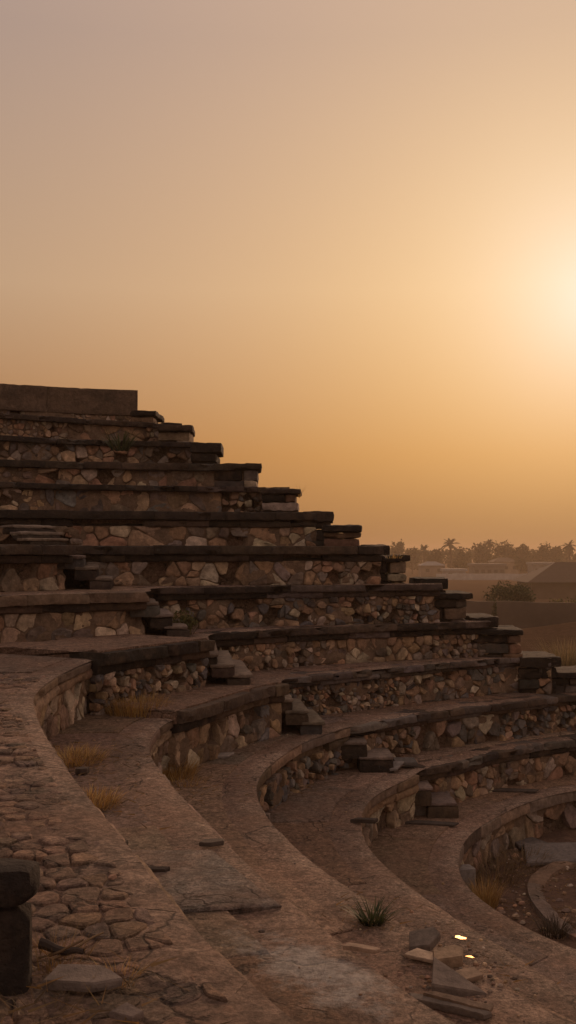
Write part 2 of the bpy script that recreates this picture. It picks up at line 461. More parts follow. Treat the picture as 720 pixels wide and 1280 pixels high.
def cobbles(mb, cv, s0, s1, d0, d1, z, size, asp=1.5, miss=.1):
    pts, w = [], []
    y = d0
    while y < d1:
        x = s0
        while x < s1:
            pts.append((x + U(-.25, .25) * size, y + U(-.22, .22) * size * asp)); w.append((U(0, .4) * size) ** 2)
            x += size * U(.75, 1.3)
        y += size * asp
    mf0 = lambda x, y, d: (*cv.at(x, -y), z - .024 + d + .004 * noise.noise((x * 2, y * 2, 4)))
    for poly in power_cells(pts, w, (s0, s1, d0, d1), size * 3):
        if R() < miss: continue
        zo = U(-.006, .0015)
        mf = lambda x, y, d, zo=zo: mf0(x, y, d + zo)
        stone(mb, poly, mf, .015, shade(random.choice(PAVE), .7, 1.15), gap=.003, seg=.03, amp=.003, back=-.03, flat=.8, tilt=.05)

# ------------------------------------------------------------------ rough blocks
def rough_box(mb, x0, x1, y0, y1, z0, z1, col, amp=.008, rz=0, div=.06, rnd=.018, mat=0):
    cx, cy = (x0 + x1) / 2, (y0 + y1) / 2; sd = U(0, 99)
    def grid(a, b):
        n = max(3, min(14, int((b - a) / div))); return [a + (b - a) * i / n for i in range(n + 1)]
    X, Y, Z = grid(x0, x1), grid(y0, y1), grid(z0, z1)
    idx = {}; vs = []
    def vid(i, j, k):
        if (i, j, k) in idx: return idx[i, j, k]
        x, y, z = X[i], Y[j], Z[k]
        q = [i in (0, len(X) - 1), j in (0, len(Y) - 1), k in (0, len(Z) - 1)]
        if sum(q) >= 2:
            r = rnd * .55 * (1 + 3.0 * max(0, noise.noise((x * 8, y * 8, z * 8 + sd)) - .1))
            if q[0]: x += r * (1 if i == 0 else -1) * (.55 if sum(q) == 2 else .8)
            if q[1]: y += r * (1 if j == 0 else -1) * (.55 if sum(q) == 2 else .8)
            if q[2]: z += r * (1 if k == 0 else -1) * (.55 if sum(q) == 2 else .8)
        v = noise.noise_vector((x * 5 + sd, y * 5, z * 5)) * amp * .8 + noise.noise_vector((x * 22, y * 22 + sd, z * 22)) * amp * .7
        x += v[0]; y += v[1]; z += v[2]
        c, s = math.cos(rz), math.sin(rz)
        vs.append((cx + (x - cx) * c - (y - cy) * s, cy + (x - cx) * s + (y - cy) * c, z))
        idx[i, j, k] = len(vs) - 1; return len(vs) - 1
    fs = []
    nx, ny, nz = len(X) - 1, len(Y) - 1, len(Z) - 1
    for i in range(nx):
        for j in range(ny):
            fs.append((vid(i, j, nz), vid(i + 1, j, nz), vid(i + 1, j + 1, nz), vid(i, j + 1, nz)))
            fs.append((vid(i, j, 0), vid(i, j + 1, 0), vid(i + 1, j + 1, 0), vid(i + 1, j, 0)))
    for i in range(nx):
        for k in range(nz):
            fs.append((vid(i, 0, k), vid(i + 1, 0, k), vid(i + 1, 0, k + 1), vid(i, 0, k + 1)))
            fs.append((vid(i, ny, k), vid(i, ny, k + 1), vid(i + 1, ny, k + 1), vid(i + 1, ny, k)))
    for j in range(ny):
        for k in range(nz):
            fs.append((vid(0, j, k), vid(0, j, k + 1), vid(0, j + 1, k + 1), vid(0, j + 1, k)))
            fs.append((vid(nx, j, k), vid(nx, j + 1, k), vid(nx, j + 1, k + 1), vid(nx, j, k + 1)))
    mb.add(vs, fs, col, mat)

# ------------------------------------------------------------------ the tiers
Z3, Z4, Z5, Z6, Z7, Z8, Z9 = -.38, -.86, -1.31, -1.76, -2.21, -2.66, -3.10
GROUND = -3.35
def tr(z, *uv): return [P(u, v, z) for u, v in uv]
a3 = [(-1.0, -1.2), (-2.3, .6), (-3.2, 3.2), (-3.55, 6.0), (-3.25, 8.2)] + tr(Z3, (0, 742), (100, 740), (181, 738))
b5 = [Q(176, 11.3), Q(350, 12.0), Q(548, 12.75)]
a4 = [(2.6, -.4), (1.3, .3), (.42, 1.2)] + tr(Z4, (250, 1203), (200, 1139), (167, 1093), (119, 1028), (83, 984), (52, 934), (36, 905), (28, 872), (42, 855), (75, 836), (116, 819))
Z4b = Z4 + .06
a4b = tr(Z4b, (119, 814), (190, 805), (257, 797))
b6 = tr(Z4, (252, 790)) + [Q(396, 11.95), Q(520, 12.6), Q(608, 13.0)]
a5 = [(3.4, .9), (2.1, 1.35), (1.1, 2.05)] + tr(Z5, (529, 1270), (428, 1192), (352, 1130), (300, 1085), (246, 1027), (212, 992), (194, 967), (177, 945), (175, 926), (187, 909), (211, 893))
Z5b = Z5 + .06
a5b = tr(Z5b, (217, 887), (250, 878), (290, 865), (330, 855), (351, 852))
b7 = tr(Z5, (340, 846), (419, 839), (540, 828), (640, 820)) + [Q(688, 12.85)]
a6 = [(3.8, 2.6), (2.7, 2.75), (1.75, 3.15)] + tr(Z6, (680, 1270), (600, 1222), (490, 1155), (443, 1120), (408, 1099), (377, 1075), (346, 1046), (323, 1020), (313, 1002), (310, 985), (314, 969), (330, 953), (355, 935), (383, 921), (411, 912), (432, 906))
b8 = tr(Z6, (430, 904), (460, 901), (539, 887), (633, 876), (709, 867)) + [(4.3, 13.1)]
a7 = [(4.2, 4.1), (3.2, 4.05), (2.2, 4.4)] + tr(Z7, (720, 1251), (633, 1191), (579, 1159), (539, 1134), (500, 1105), (467, 1077), (447, 1052), (441, 1031), (443, 1016), (451, 1000), (475, 983), (518, 966))
b9 = tr(Z7, (512, 959), (572, 948), (615, 937), (720, 921)) + [(4.9, 12.9)]
a8 = [(4.8, 6.1), (3.6, 6.0), (2.7, 6.25)] + tr(Z8, (720, 1190), (662, 1166), (615, 1139), (583, 1117), (568, 1098), (563, 1083), (566, 1062), (579, 1040), (604, 1024), (633, 1008), (677, 993), (720, 984)) + [(4.3, 11.9), (5.6, 12.4)]
a2 = [(-1.8, -1.4), (-3.1, .5), (-4.0, 3.2), (-4.3, 6.0), (-4.0, 8.4), Q(0, 9.9), Q(88, 10.5)]
b4 = [Q(92, 11.6), Q(290, 12.0), Q(476, 12.45)]
def upper(y0, u1, y1): return [(-6.9, y0 - 5.2), (-6.7, y0 - 3.0), (-5.6, y0 - 1.2), Q(0, y0), Q((0 + u1) / 2, (y0 + y1) / 2 + .08), Q(u1, y1)]

def tier(name, label, z, zlow, secs, W, cor=DARK, cmat='cornice', slabs=(1.0, 1.7), rows=2, dmax=1.5, seed=0, pave='paving', mould=True, cob=None, cth=.10, nomiss=False):
    """secs: (points, z, opts) masonry runs; the core follows all of them"""
    allp = []
    curves = []
    for pts, zz, o in secs:
        c = Curve(pts); curves.append(c); allp += c.p
    core = Curve(allp, sig=.3, dense=True)
    mid = secs[0][0][len(secs[0][0]) // 2]
    t = thing(name, (mid[0], mid[1], zlow), label, 'stone seating', 'curved seating tiers of the theatre')
    mb = MB(); tread_mesh(mb, core, z, W, min(zlow, GROUND) - .05, fr=-.055 if secs[0][2].get('sm') else (-.085 if z < -.2 else .07))
    if cob:
        s0, s1 = cob
        cobbles(mb, core, s0, s1, .02, 2.1, z + .004, .10, .72)
        flagstones(mb, core, s1, core.L - 1.2, .16, dmax, z, rows, slabs)
    else:
        flagstones(mb, core, 0, core.L - 1.2, .2, dmax, z, rows, slabs)
    for (pts, zz, o), c in zip(secs, curves):
        if zz > z + .02:                     # raised paving laid over the tread, its outer rim broken away
            rw = o.get('rw', 1.2); n = int(c.L / .05); m = int(rw / .05); b0 = len(mb.c); vs = []; k = m + 3
            for i in range(n + 1):
                s = c.L * i / n
                for j in range(k):
                    q = min(max(j - 1, 0), m) / m; ww = rw * (1 + .35 * noise.noise((s * 2.1, 3, z)) + .15 * noise.noise((s * 7, 3, z)))
                    sx = s + (.10 * noise.noise((q * 6, 1, z)) if i == 0 else 0)
                    x, y = c.at(sx, .03 - ww * q); h = zz + .006 * noise.noise((x * 3, y * 3, z)) + .004 * noise.noise((x * 11, y * 11, z))
                    if i in (0, n): h -= .012
                    if j in (0, k - 1): h = z - .05
                    vs.append((x, y, h))
            fs = [(i * k + j, i * k + j + 1, (i + 1) * k + j + 1, (i + 1) * k + j) for i in range(n) for j in range(k - 1)] + [tuple(range(k)), tuple(n * k + j for j in range(k))]
            mb.add(vs, fs, (.215, .135, .092))
    mb.build('tread', [M[pave], M['dirt']], t)
    for (pts, zz, o), c in zip(secs, curves):
        mr, mc = MB(), MB()
        s0 = o.get('s0', 0); s1 = c.L
        H = zz - zlow
        cp = o.get('cor', cor)
        th = o.get('cth', cth); mo = o.get('mould', .085) if mould else 0
        hw = H - th - mo
        rubble_wall(mr, c, s0, s1, zlow - .02, zz - th - mo + .006, o.get('size', .15), o.get('asp', 1), o.get('pal', PAL), o.get('holes', .05), flush=o.get('fl', False))
        # squared quoins at the free ends
        sm = o.get('sm')
        if sm: course(mc, c, s0, s1, zz - .021, th - .018, .07, -.1, PAVE + MID, (.5, 1.1), amp=.004, chip=.02, seed=seed, rnd=.009, jz=.002, jd=.004, gp=.001)
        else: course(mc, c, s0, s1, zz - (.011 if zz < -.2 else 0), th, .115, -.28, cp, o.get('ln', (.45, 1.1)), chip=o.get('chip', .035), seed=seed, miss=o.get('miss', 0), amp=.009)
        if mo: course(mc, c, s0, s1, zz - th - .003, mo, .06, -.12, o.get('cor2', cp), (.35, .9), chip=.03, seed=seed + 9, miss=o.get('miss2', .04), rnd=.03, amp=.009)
        mr.build('riser', [M['rubble'], M['mortar']], t)
        mc.build('cornice', M['cornice' if cp is DARK else cmat], t)
    return t, curves, core, z
T = {}
T['u1'] = tier('seating_tier', 'topmost dark seating tier directly under the plain back parapet', ZV(517, 13.4), ZV(545, 13.0), [(upper(13.4, 225, 14.5), ZV(517, 13.4), dict(size=.12, holes=.03))], 1.0, mould=False, cth=.07, rows=1, dmax=.6)
T['u2'] = tier('seating_tier', 'dark broken seating tier with a spiky green plant growing on its edge', ZV(545, 13), ZV(575, 12.6), [(upper(13.0, 265, 13.9), ZV(545, 13), dict(size=.12, pal=PALG, miss=.15, holes=.1, chip=.06))], 1.0, mould=False, cth=.07, rows=1, dmax=.6, seed=3)
T['u3'] = tier('seating_tier', 'seating tier with a straight dark cornice two rows below the spiky plant', ZV(575, 12.6), ZV(603, 12.2), [(upper(12.6, 305, 13.2), ZV(575, 12.6), dict(size=.16, holes=.02, cth=.09))], 1.0, mould=False, rows=1, dmax=.6, seed=5)
T['u4'] = tier('seating_tier', 'ragged seating tier of grey rubble with missing edge stones, third above the upper steps', ZV(603, 12.2), ZV(637, 11.8), [(upper(12.2, 360, 13.2), ZV(603, 12.2), dict(size=.13, pal=PALG, miss=.25, holes=.12, chip=.07, cth=.07))], 1.0, mould=False, rows=1, dmax=.6, seed=7)
T['u5'] = tier('seating_tier', 'seating tier just above eye level with the topmost short steps built against its riser', ZV(637, 11.8), .075, [(upper(11.8, 395, 12.6), ZV(637, 11.8), dict(size=.2, holes=.03))], 1.4, rows=1, dmax=1.0, seed=9)
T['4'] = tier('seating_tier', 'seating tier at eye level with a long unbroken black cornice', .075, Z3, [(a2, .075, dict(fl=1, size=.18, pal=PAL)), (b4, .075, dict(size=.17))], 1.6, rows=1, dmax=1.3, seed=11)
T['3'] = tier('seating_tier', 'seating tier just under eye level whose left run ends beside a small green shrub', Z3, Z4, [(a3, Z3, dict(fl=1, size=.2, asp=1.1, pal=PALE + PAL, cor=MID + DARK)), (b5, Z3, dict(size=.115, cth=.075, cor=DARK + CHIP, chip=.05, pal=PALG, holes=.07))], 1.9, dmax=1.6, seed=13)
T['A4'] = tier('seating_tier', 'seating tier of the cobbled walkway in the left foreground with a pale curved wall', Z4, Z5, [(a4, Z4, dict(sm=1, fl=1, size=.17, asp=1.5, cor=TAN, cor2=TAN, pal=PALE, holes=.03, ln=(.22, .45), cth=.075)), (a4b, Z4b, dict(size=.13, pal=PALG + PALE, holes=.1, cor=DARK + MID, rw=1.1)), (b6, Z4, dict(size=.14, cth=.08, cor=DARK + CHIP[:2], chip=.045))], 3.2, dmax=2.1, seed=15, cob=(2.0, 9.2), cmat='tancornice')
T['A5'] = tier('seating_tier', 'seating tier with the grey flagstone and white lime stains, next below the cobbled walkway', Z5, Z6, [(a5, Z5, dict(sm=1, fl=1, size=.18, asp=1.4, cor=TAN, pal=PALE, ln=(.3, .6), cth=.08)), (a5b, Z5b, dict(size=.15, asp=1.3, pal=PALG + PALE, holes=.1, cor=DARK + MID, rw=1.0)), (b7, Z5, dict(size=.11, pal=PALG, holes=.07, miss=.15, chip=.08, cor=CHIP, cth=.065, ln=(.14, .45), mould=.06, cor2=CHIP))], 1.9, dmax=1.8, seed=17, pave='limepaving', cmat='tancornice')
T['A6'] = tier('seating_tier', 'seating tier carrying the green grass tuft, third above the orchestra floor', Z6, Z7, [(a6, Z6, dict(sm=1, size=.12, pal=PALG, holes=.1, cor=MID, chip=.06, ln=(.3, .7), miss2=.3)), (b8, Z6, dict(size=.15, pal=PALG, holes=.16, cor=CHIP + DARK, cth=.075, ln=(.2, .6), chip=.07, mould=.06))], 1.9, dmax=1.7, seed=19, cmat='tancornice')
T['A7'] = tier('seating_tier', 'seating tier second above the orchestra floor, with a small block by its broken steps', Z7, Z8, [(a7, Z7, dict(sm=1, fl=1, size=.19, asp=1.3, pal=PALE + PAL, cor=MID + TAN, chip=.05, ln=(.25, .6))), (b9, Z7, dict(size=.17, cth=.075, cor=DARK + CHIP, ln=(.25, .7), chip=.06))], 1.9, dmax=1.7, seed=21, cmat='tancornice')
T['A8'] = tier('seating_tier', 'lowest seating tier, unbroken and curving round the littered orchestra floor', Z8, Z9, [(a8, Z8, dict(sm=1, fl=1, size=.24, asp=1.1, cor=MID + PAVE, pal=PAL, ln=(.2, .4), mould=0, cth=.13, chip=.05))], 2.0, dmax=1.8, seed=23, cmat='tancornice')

# back parapet
zp, zpb = ZV(479, 13.8), ZV(506, 13.8) - .02
cv = Curve(upper(13.8, 171, 14.4))
mb = MB(); course(mb, cv, 0, cv.L, zp, zp - zpb + .05, .05, -.35, [(.105, .068, .047), (.115, .075, .05)], (2.5, 4.5), amp=.006, chip=.012, rnd=.01, jz=.003, jd=.004)
c0 = cv.at(cv.L / 2); zu = ZV(517, 13.4) - .06
t = thing('parapet_wall', (c0[0], c0[1], zu), 'plain dark back parapet along the very top of the seating', 'wall')
mb.build('coping', M['pier'], t)
mb = MB(); rubble_wall(mb, cv, 0, cv.L, zu, zpb + .02, size=.13, h=(.006, .02)); mb.build('masonry', [M['rubble'], M['mortar']], t)

# ------------------------------------------------------------------ end piers (stepped silhouette)
PIERS = [(160, 196, 513, 552, 14.0, 0, 'reddish end pier beside the back parapet, highest of the stepped edge'),
         (194, 239, 531, 562, 13.7, 0, 'second highest end pier, with a thin dark cap against the sky'),
         (236, 276, 553, 592, 13.3, 1, 'third highest end pier on the stepped edge, capped with a crumbling slab'),
         (266, 326, 579, 618, 12.8, 0, 'wide end pier with a heavy dark cap, fourth highest on the stepped edge'),
         (326, 377, 611, 648, 12.7, 0, 'fifth highest end pier with dry grass stalks beside it'),
         (378, 418, 639, 668, 12.3, 1, 'low black end block above a wider capped pier, sixth highest on the stepped edge'),
         (403, 454, 656, 694, 12.1, 0, 'capped tan end pier level with the treetops, seventh highest on the stepped edge'),
         (450, 487, 681, 705, 12.2, 1, 'low black end block at the height of the far treeline, eighth highest'),
         (450, 512, 694, 735, 12.0, 0, 'capped tan end pier under the far treeline, ninth highest on the stepped edge'),
         (517, 561, 723, 750, 12.4, 1, 'low black end block left of the round dark tree, tenth highest'),
         (520, 590, 741, 786, 12.2, 0, 'capped tan end pier in front of the low field wall, eleventh highest'),
         (586, 622, 771, 800, 12.6, 1, 'low black end block below the field wall, fourth lowest on the stepped edge'),
         (588, 655, 787, 830, 12.4, 0, 'capped tan end pier left of the dry roadside bush, third lowest'),
         (646, 699, 821, 838, 12.6, 1, 'flat black end block in front of the dry bush, second lowest'),
         (652, 790, 840, 880, 12.5, 0, 'lowest dark end pier at the right edge of the photo')]
ON = [('u1', 0), ('u2', 0), ('u3', 0), ('u4', 0), ('u5', 0), ('4', 1), ('4', 1), ('3', 1), ('3', 1), ('A4', 2), ('A4', 2), ('A5', 2), ('A5', 2), ('A6', 1), ('A6', 1)]      # the tier each pier stands on
def depth_at(c, u): return min(c.p, key=lambda p: abs(p[0] / p[1] - (u - 360) / F) if p[1] > 8 else 9)[1]
for (u0, u1, v0, v1, D, blk, lab), (key, run) in zip(PIERS, ON):
    D = depth_at(T[key][1][run], (u0 + u1) / 2) + (.30 if blk else .03)
    x0, x1 = Q(u0, D)[0], Q(u1, D)[0]; zt, zb = ZV(v0, D), T[key][3] - .03
    t = thing('end_pier', ((x0 + x1) / 2, D + .3, zb), lab, 'stone pier', 'stepped piers closing the seating tiers')
    capm, bas = MB(), MB()
    th = .13 if blk else U(.06, .09)
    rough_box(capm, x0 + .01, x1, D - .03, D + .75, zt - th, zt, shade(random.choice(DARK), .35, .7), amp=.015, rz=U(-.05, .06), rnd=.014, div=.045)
    z = zt - th - .004; k = 0
    while z > zb + .03:
        hgt = min(U(.07, .15), z - zb)
        if hgt < .05: break
        xa = x0 + .018; last = x1 - U(.01, .055)
        while xa < last - .05 and hgt > .04:
            xb = min(last, xa + U(.25, .5))
            if last - xb < .12: xb = last
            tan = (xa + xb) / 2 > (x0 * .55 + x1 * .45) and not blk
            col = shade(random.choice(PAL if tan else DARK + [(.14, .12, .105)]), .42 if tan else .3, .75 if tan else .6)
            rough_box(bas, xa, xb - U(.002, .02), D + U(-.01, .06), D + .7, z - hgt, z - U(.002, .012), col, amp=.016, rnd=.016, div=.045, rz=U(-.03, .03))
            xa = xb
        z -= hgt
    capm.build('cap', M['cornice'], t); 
    if bas.v: bas.build('base', M['pier'], t)

# ------------------------------------------------------------------ flights of steps
def flight(A, B, z, zl, label, n=3, run=.15, w0=0.0, reach=0, wide=None, skew=0):
    (ax, ay), (bx, by) = A, B
    mx, my = (ax + bx) / 2, (ay + by) / 2
    L = math.dist(A, B) if wide is None else wide
    tx, ty = (bx - ax), (by - ay); d = math.hypot(tx, ty); tx /= d; ty /= d
    nx, ny = ty, -tx
    t = thing('stone_steps', (mx + nx * .1, my + ny * .1, zl), label, 'steps', 'short flights of steps between the seating blocks')
    ang = math.atan2(ty, tx)
    for k in range(n):
        top = z - (z - zl) * (k + 1) / (n + 1)
        out = reach + run * (k + .6) + .04
        mb = MB(); cp_ = MB()
        dep = .3 if k == 0 else run + .08
        ccx, ccy = mx + nx * (out - dep / 2), my + ny * (out - dep / 2)
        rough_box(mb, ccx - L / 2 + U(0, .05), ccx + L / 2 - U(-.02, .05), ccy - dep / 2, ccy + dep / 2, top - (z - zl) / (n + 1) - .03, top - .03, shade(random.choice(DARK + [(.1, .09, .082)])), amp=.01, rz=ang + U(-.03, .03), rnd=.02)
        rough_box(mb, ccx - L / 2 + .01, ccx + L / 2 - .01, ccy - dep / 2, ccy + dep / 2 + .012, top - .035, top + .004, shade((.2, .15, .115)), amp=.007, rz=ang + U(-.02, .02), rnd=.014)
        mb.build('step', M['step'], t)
def ends(key, i=0, j=1):
    c = T[key][1]; return c[i].at(c[i].L), c[j].at(0)
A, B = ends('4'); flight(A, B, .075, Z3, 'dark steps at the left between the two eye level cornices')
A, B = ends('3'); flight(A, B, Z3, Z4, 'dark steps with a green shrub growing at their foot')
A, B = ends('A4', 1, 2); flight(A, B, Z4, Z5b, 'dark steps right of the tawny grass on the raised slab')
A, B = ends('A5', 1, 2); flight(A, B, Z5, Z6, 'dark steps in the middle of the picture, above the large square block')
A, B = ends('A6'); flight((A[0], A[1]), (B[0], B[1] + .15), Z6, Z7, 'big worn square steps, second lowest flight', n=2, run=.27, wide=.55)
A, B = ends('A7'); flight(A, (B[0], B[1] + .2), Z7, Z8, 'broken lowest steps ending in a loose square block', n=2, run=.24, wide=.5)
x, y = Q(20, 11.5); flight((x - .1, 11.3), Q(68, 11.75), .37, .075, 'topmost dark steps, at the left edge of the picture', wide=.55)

# ------------------------------------------------------------------ orchestra
def sheet(name, pts, z, mat, amp=.02, step=.12, label=None):
    xs = [p[0] for p in pts]; ys = [p[1] for p in pts]
    x0, x1, y0, y1 = min(xs), max(xs), min(ys), max(ys)
    nx, ny = int((x1 - x0) / step), int((y1 - y0) / step); mb = MB(); vs = []
    for i in range(nx + 1):
        for j in range(ny + 1):
            x, y = x0 + (x1 - x0) * i / nx, y0 + (y1 - y0) * j / ny
            vs.append((x, y, z + amp * noise.noise((x * 1.4, y * 1.4, 2)) + amp * .6 * noise.noise((x * 5, y * 5, 2))))
    mb.add(vs, [(i * (ny + 1) + j, (i + 1) * (ny + 1) + j, (i + 1) * (ny + 1) + j + 1, i * (ny + 1) + j + 1) for i in range(nx) for j in range(ny)])
    return tag(mb.build(name, mat), kind='structure')
sheet('orchestra_floor', [(.6, 5), (9, 13.6)], Z9 - .02, M['dirt'], .03)
kerb = Curve([(4.6, 6.9), (3.4, 7.2)] + tr(Z9 + .03, (745, 1172), (706, 1147), (686, 1127), (678, 1106), (688, 1091), (722, 1076)) + [(3.6, 10.6), (5.0, 11.2)], sig=.25)
mb = MB(); course(mb, kerb, 0, kerb.L, Z9 + .03, .2, 0, -.15, MID + PAVE, (.4, .9), amp=.012, chip=.04, rnd=.03)
c0 = kerb.at(kerb.L / 2)
solo(mb, 'stone_kerb', M['tancornice'], (c0[0], c0[1], Z9 - .1), 'low curved stone kerb on the orchestra floor at the lower right edge', 'kerb')

# ------------------------------------------------------------------ terrain
def ground_z(x, y):
    K = [(-400, -3.4), (16, -3.4), (36, -3.55), (67, -5), (163, -7), (380, -8), (3000, -8)]
    for (a, za), (b, zb) in zip(K, K[1:]):
        if a <= y <= b: z = za + (zb - za) * (y - a) / (b - a); break
    if 18 < y < 420: z += .25 * noise.noise((x * .05, y * .05, 1)) * min(1, (y - 18) / 20) + .06 * noise.noise((x * .3, y * .3, 5)) * min(1, (y - 18) / 20)
    m = math.exp(-((x - 19.0) / 5.2) ** 2 - ((y - 56) / 5) ** 2) * 1.0      # earth mound before the wall
    return z + m
mb = MB()
ys = [-60, -20, 0] + [10 + i * .8 for i in range(85)] + [78 + i * 4 for i in range(80)] + [400 + 60 * i for i in range(18)]
xs = [-1200, -700, -400, -200, -100, -60] + [-40 + 1.2 * i for i in range(100)] + [80 + 8 * i for i in range(12)] + [180, 260, 400, 700, 1200]
vs = [(x, y, ground_z(x, y)) for x in xs for y in ys]; n = len(ys)
mb.add(vs, [(i * n + j, (i + 1) * n + j, (i + 1) * n + j + 1, i * n + j + 1) for i in range(len(xs) - 1) for j in range(n - 1)])
tag(mb.build('ground', M['field']), kind='structure')
# ------------------------------------------------------------------ plants
def blades(mb, c, n, hgt, spread, lean, cols, w=.006, seg=4, droop=.5):
    for _ in range(n):
        a = U(0, 2 * PI); r = spread * math.sqrt(R()) * .5
        x, y, z = c[0] + r * math.cos(a), c[1] + r * math.sin(a), c[2]
        a2 = a + U(-.7, .7); ln = hgt * U(.55, 1.1); le = lean * U(.3, 1.2); ww = w * U(.7, 1.3)
        px, py = -math.sin(a2), math.cos(a2); vs = []; k0 = shade(random.choice(cols))
        for i in range(seg + 1):
            t = i / seg; hz = le * (t + droop * t * t) * ln; vz = ln * (t - droop * le * .55 * t * t)
            q = ww * (1 - t * .93)
            vs += [(x + math.cos(a2) * hz - px * q, y + math.sin(a2) * hz - py * q, z + vz), (x + math.cos(a2) * hz + px * q, y + math.sin(a2) * hz + py * q, z + vz)]
        mb.add(vs, [(2 * i, 2 * i + 1, 2 * i + 3, 2 * i + 2) for i in range(seg)], k0)
DRY = [(.46, .27, .085), (.38, .21, .065), (.52, .34, .13), (.27, .155, .06)]
GRN = [(.05, .06, .022), (.07, .075, .03), (.035, .045, .018)]
OLIVE = [(.11, .10, .035), (.16, .13, .045), (.07, .07, .028)]
def tuft(name, p, z, n, h, sp, lean, cols, label, cat, group=None, w=.006, droop=.5):
    mb = MB(); c = (p[0], p[1], z)
    blades(mb, c, n, h, sp, lean, cols, w, droop=droop)
    return solo(mb, name, M['blade'], (c[0], c[1], z), label, cat, group, smooth=True)
tuft('grass_tuft', P(465, 1150, Z6), Z6 - .02, 130, .115, .11, .8, GRN, 'spiky dark green grass tuft growing from the paving in the foreground', 'grass tuft', w=.005)
G = 'dry grass tufts among the seats'
tuft('dry_grass', P(172, 890, Z5), Z5 - .02, 900, .17, .5, .45, DRY, 'wide tawny grass clump at the corner of the raised slab', 'dry grass', G, w=.003)
tuft('dry_grass', P(143, 888, Z5), Z5 - .02, 300, .10, .3, .6, DRY, 'thin tawny grass left of the wide clump by the raised slab', 'dry grass', G, w=.003)
tuft('dry_grass', P(88, 950, Z5), Z5 - .02, 700, .10, .42, .8, DRY, 'low straw grass under the pale curved wall, at its near end', 'dry grass', G, w=.003)
tuft('dry_grass', P(112, 1005, Z5), Z5 - .02, 500, .10, .3, .8, DRY, 'straw grass beside the cobbled walkway edge, nearest the camera', 'dry grass', G, w=.003)
tuft('dry_grass', P(212, 968, Z6), Z6 - .02, 700, .16, .42, .6, DRY, 'dry grass at the foot of the second curved wall', 'dry grass', G, w=.003)
tuft('dry_grass', P(232, 978, Z6), Z6 - .02, 140, .08, .3, .8, DRY, 'small dry grass just right of the second curved wall foot', 'dry grass', G, w=.003)
tuft('dry_grass', P(606, 1132, Z9), Z9, 420, .24, .22, .4, DRY, 'upright golden grass on the orchestra floor beside the lowest tier', 'dry grass', G, w=.003)
tuft('dry_grass', P(615, 1098, Z9), Z9, 320, .2, .6, .8, [(.14, .085, .04), (.1, .065, .035), (.2, .12, .055)], 'wide brown withered grass behind the upright golden grass', 'dry grass', G, w=.003)
tuft('dry_grass', P(650, 1080, Z9), Z9, 220, .16, .6, .9, [(.14, .085, .04), (.1, .065, .035), (.2, .12, .055)], 'brown withered grass right of the wide withered clump', 'dry grass', G, w=.003)
tuft('dry_grass', P(693, 1168, Z9), Z9, 160, .16, .22, .8, [(.07, .045, .026), (.05, .035, .022)], 'dark withered weed by the low kerb at the right edge', 'dry grass', G, w=.004)
tuft('dry_grass', P(68, 1196, Z4), Z4 - .02, 140, .07, .13, .7, [(.28, .165, .06), (.2, .12, .05)], 'dry grass growing behind the broken stone post', 'dry grass', G, w=.0011)
tuft('dry_grass', P(52, 1262, Z4), Z4 - .02, 90, .045, .14, 1.0, [(.2, .12, .05), (.13, .085, .04)], 'dry grass at the foot of the broken stone post', 'dry grass', G, w=.0009)
tuft('dry_grass', P(148, 1218, Z4), Z4 - .02, 60, .05, .08, .8, DRY, 'tiny dry sprig right of the grey shard by the post', 'dry grass', G, w=.0009)
tuft('dry_grass', P(335, 998, Z7), Z7 - .02, 160, .09, .4, .9, [(.2, .11, .05), (.15, .085, .04)], 'rusty withered grass at the foot of the crumbling curved wall', 'dry grass', G, w=.003)
tuft('spiky_plant', Q(150, 12.95), ZV(563, 12.95), 110, .28, .25, .6, GRN, 'spiky green plant growing on the broken upper tier', 'plant', w=.009)
tuft('dry_stalks', Q(374, 12.6), ZV(622, 12.6), 12, .22, .03, .5, DRY, 'few dry stalks sticking up beside the fifth end pier', 'dry grass', w=.003)
tuft('dry_stalks', Q(493, 12.2), ZV(698, 12.2), 60, .07, .2, .9, DRY + GRN, 'short dry stalks on top of the pier under the treeline', 'dry grass', w=.004)

def leafy(mb, c, rx, ry, rz, n, size, cols, core=.25, lumps=9, up=.3):
    L = []
    for _ in range(lumps):
        a = U(0, 2 * PI); k = U(.25, .72); e = U(-.6, .85)
        L.append((c[0] + rx * k * math.cos(a) * math.sqrt(1 - .5 * e * e), c[1] + ry * k * math.sin(a), c[2] + rz * .7 * e, U(.28, .5)))
    for i in range(n):
        l = random.choice(L); a = U(0, 2 * PI); e = U(-1, 1); r = l[3] * (R() ** .4); q = math.sqrt(1 - e * e)
        x, y, z = l[0] + rx * r * q * math.cos(a), l[1] + ry * r * q * math.sin(a), l[2] + rz * r * e
        s = size * U(.6, 1.4); d = Vector((U(-1, 1), U(-1, 1), U(-.6, 1))).normalized(); w = d.cross(Vector((U(-1, 1), U(-1, 1), U(-1, 1)))).normalized()
        p = Vector((x, y, z)); a1, b1 = p + d * s, p + w * s * .42
        mb.add([tuple(p - d * s), tuple(p - w * s * .42), tuple(a1), tuple(b1)], [(0, 1, 2, 3)], shade(random.choice(cols), .6, 1.3))
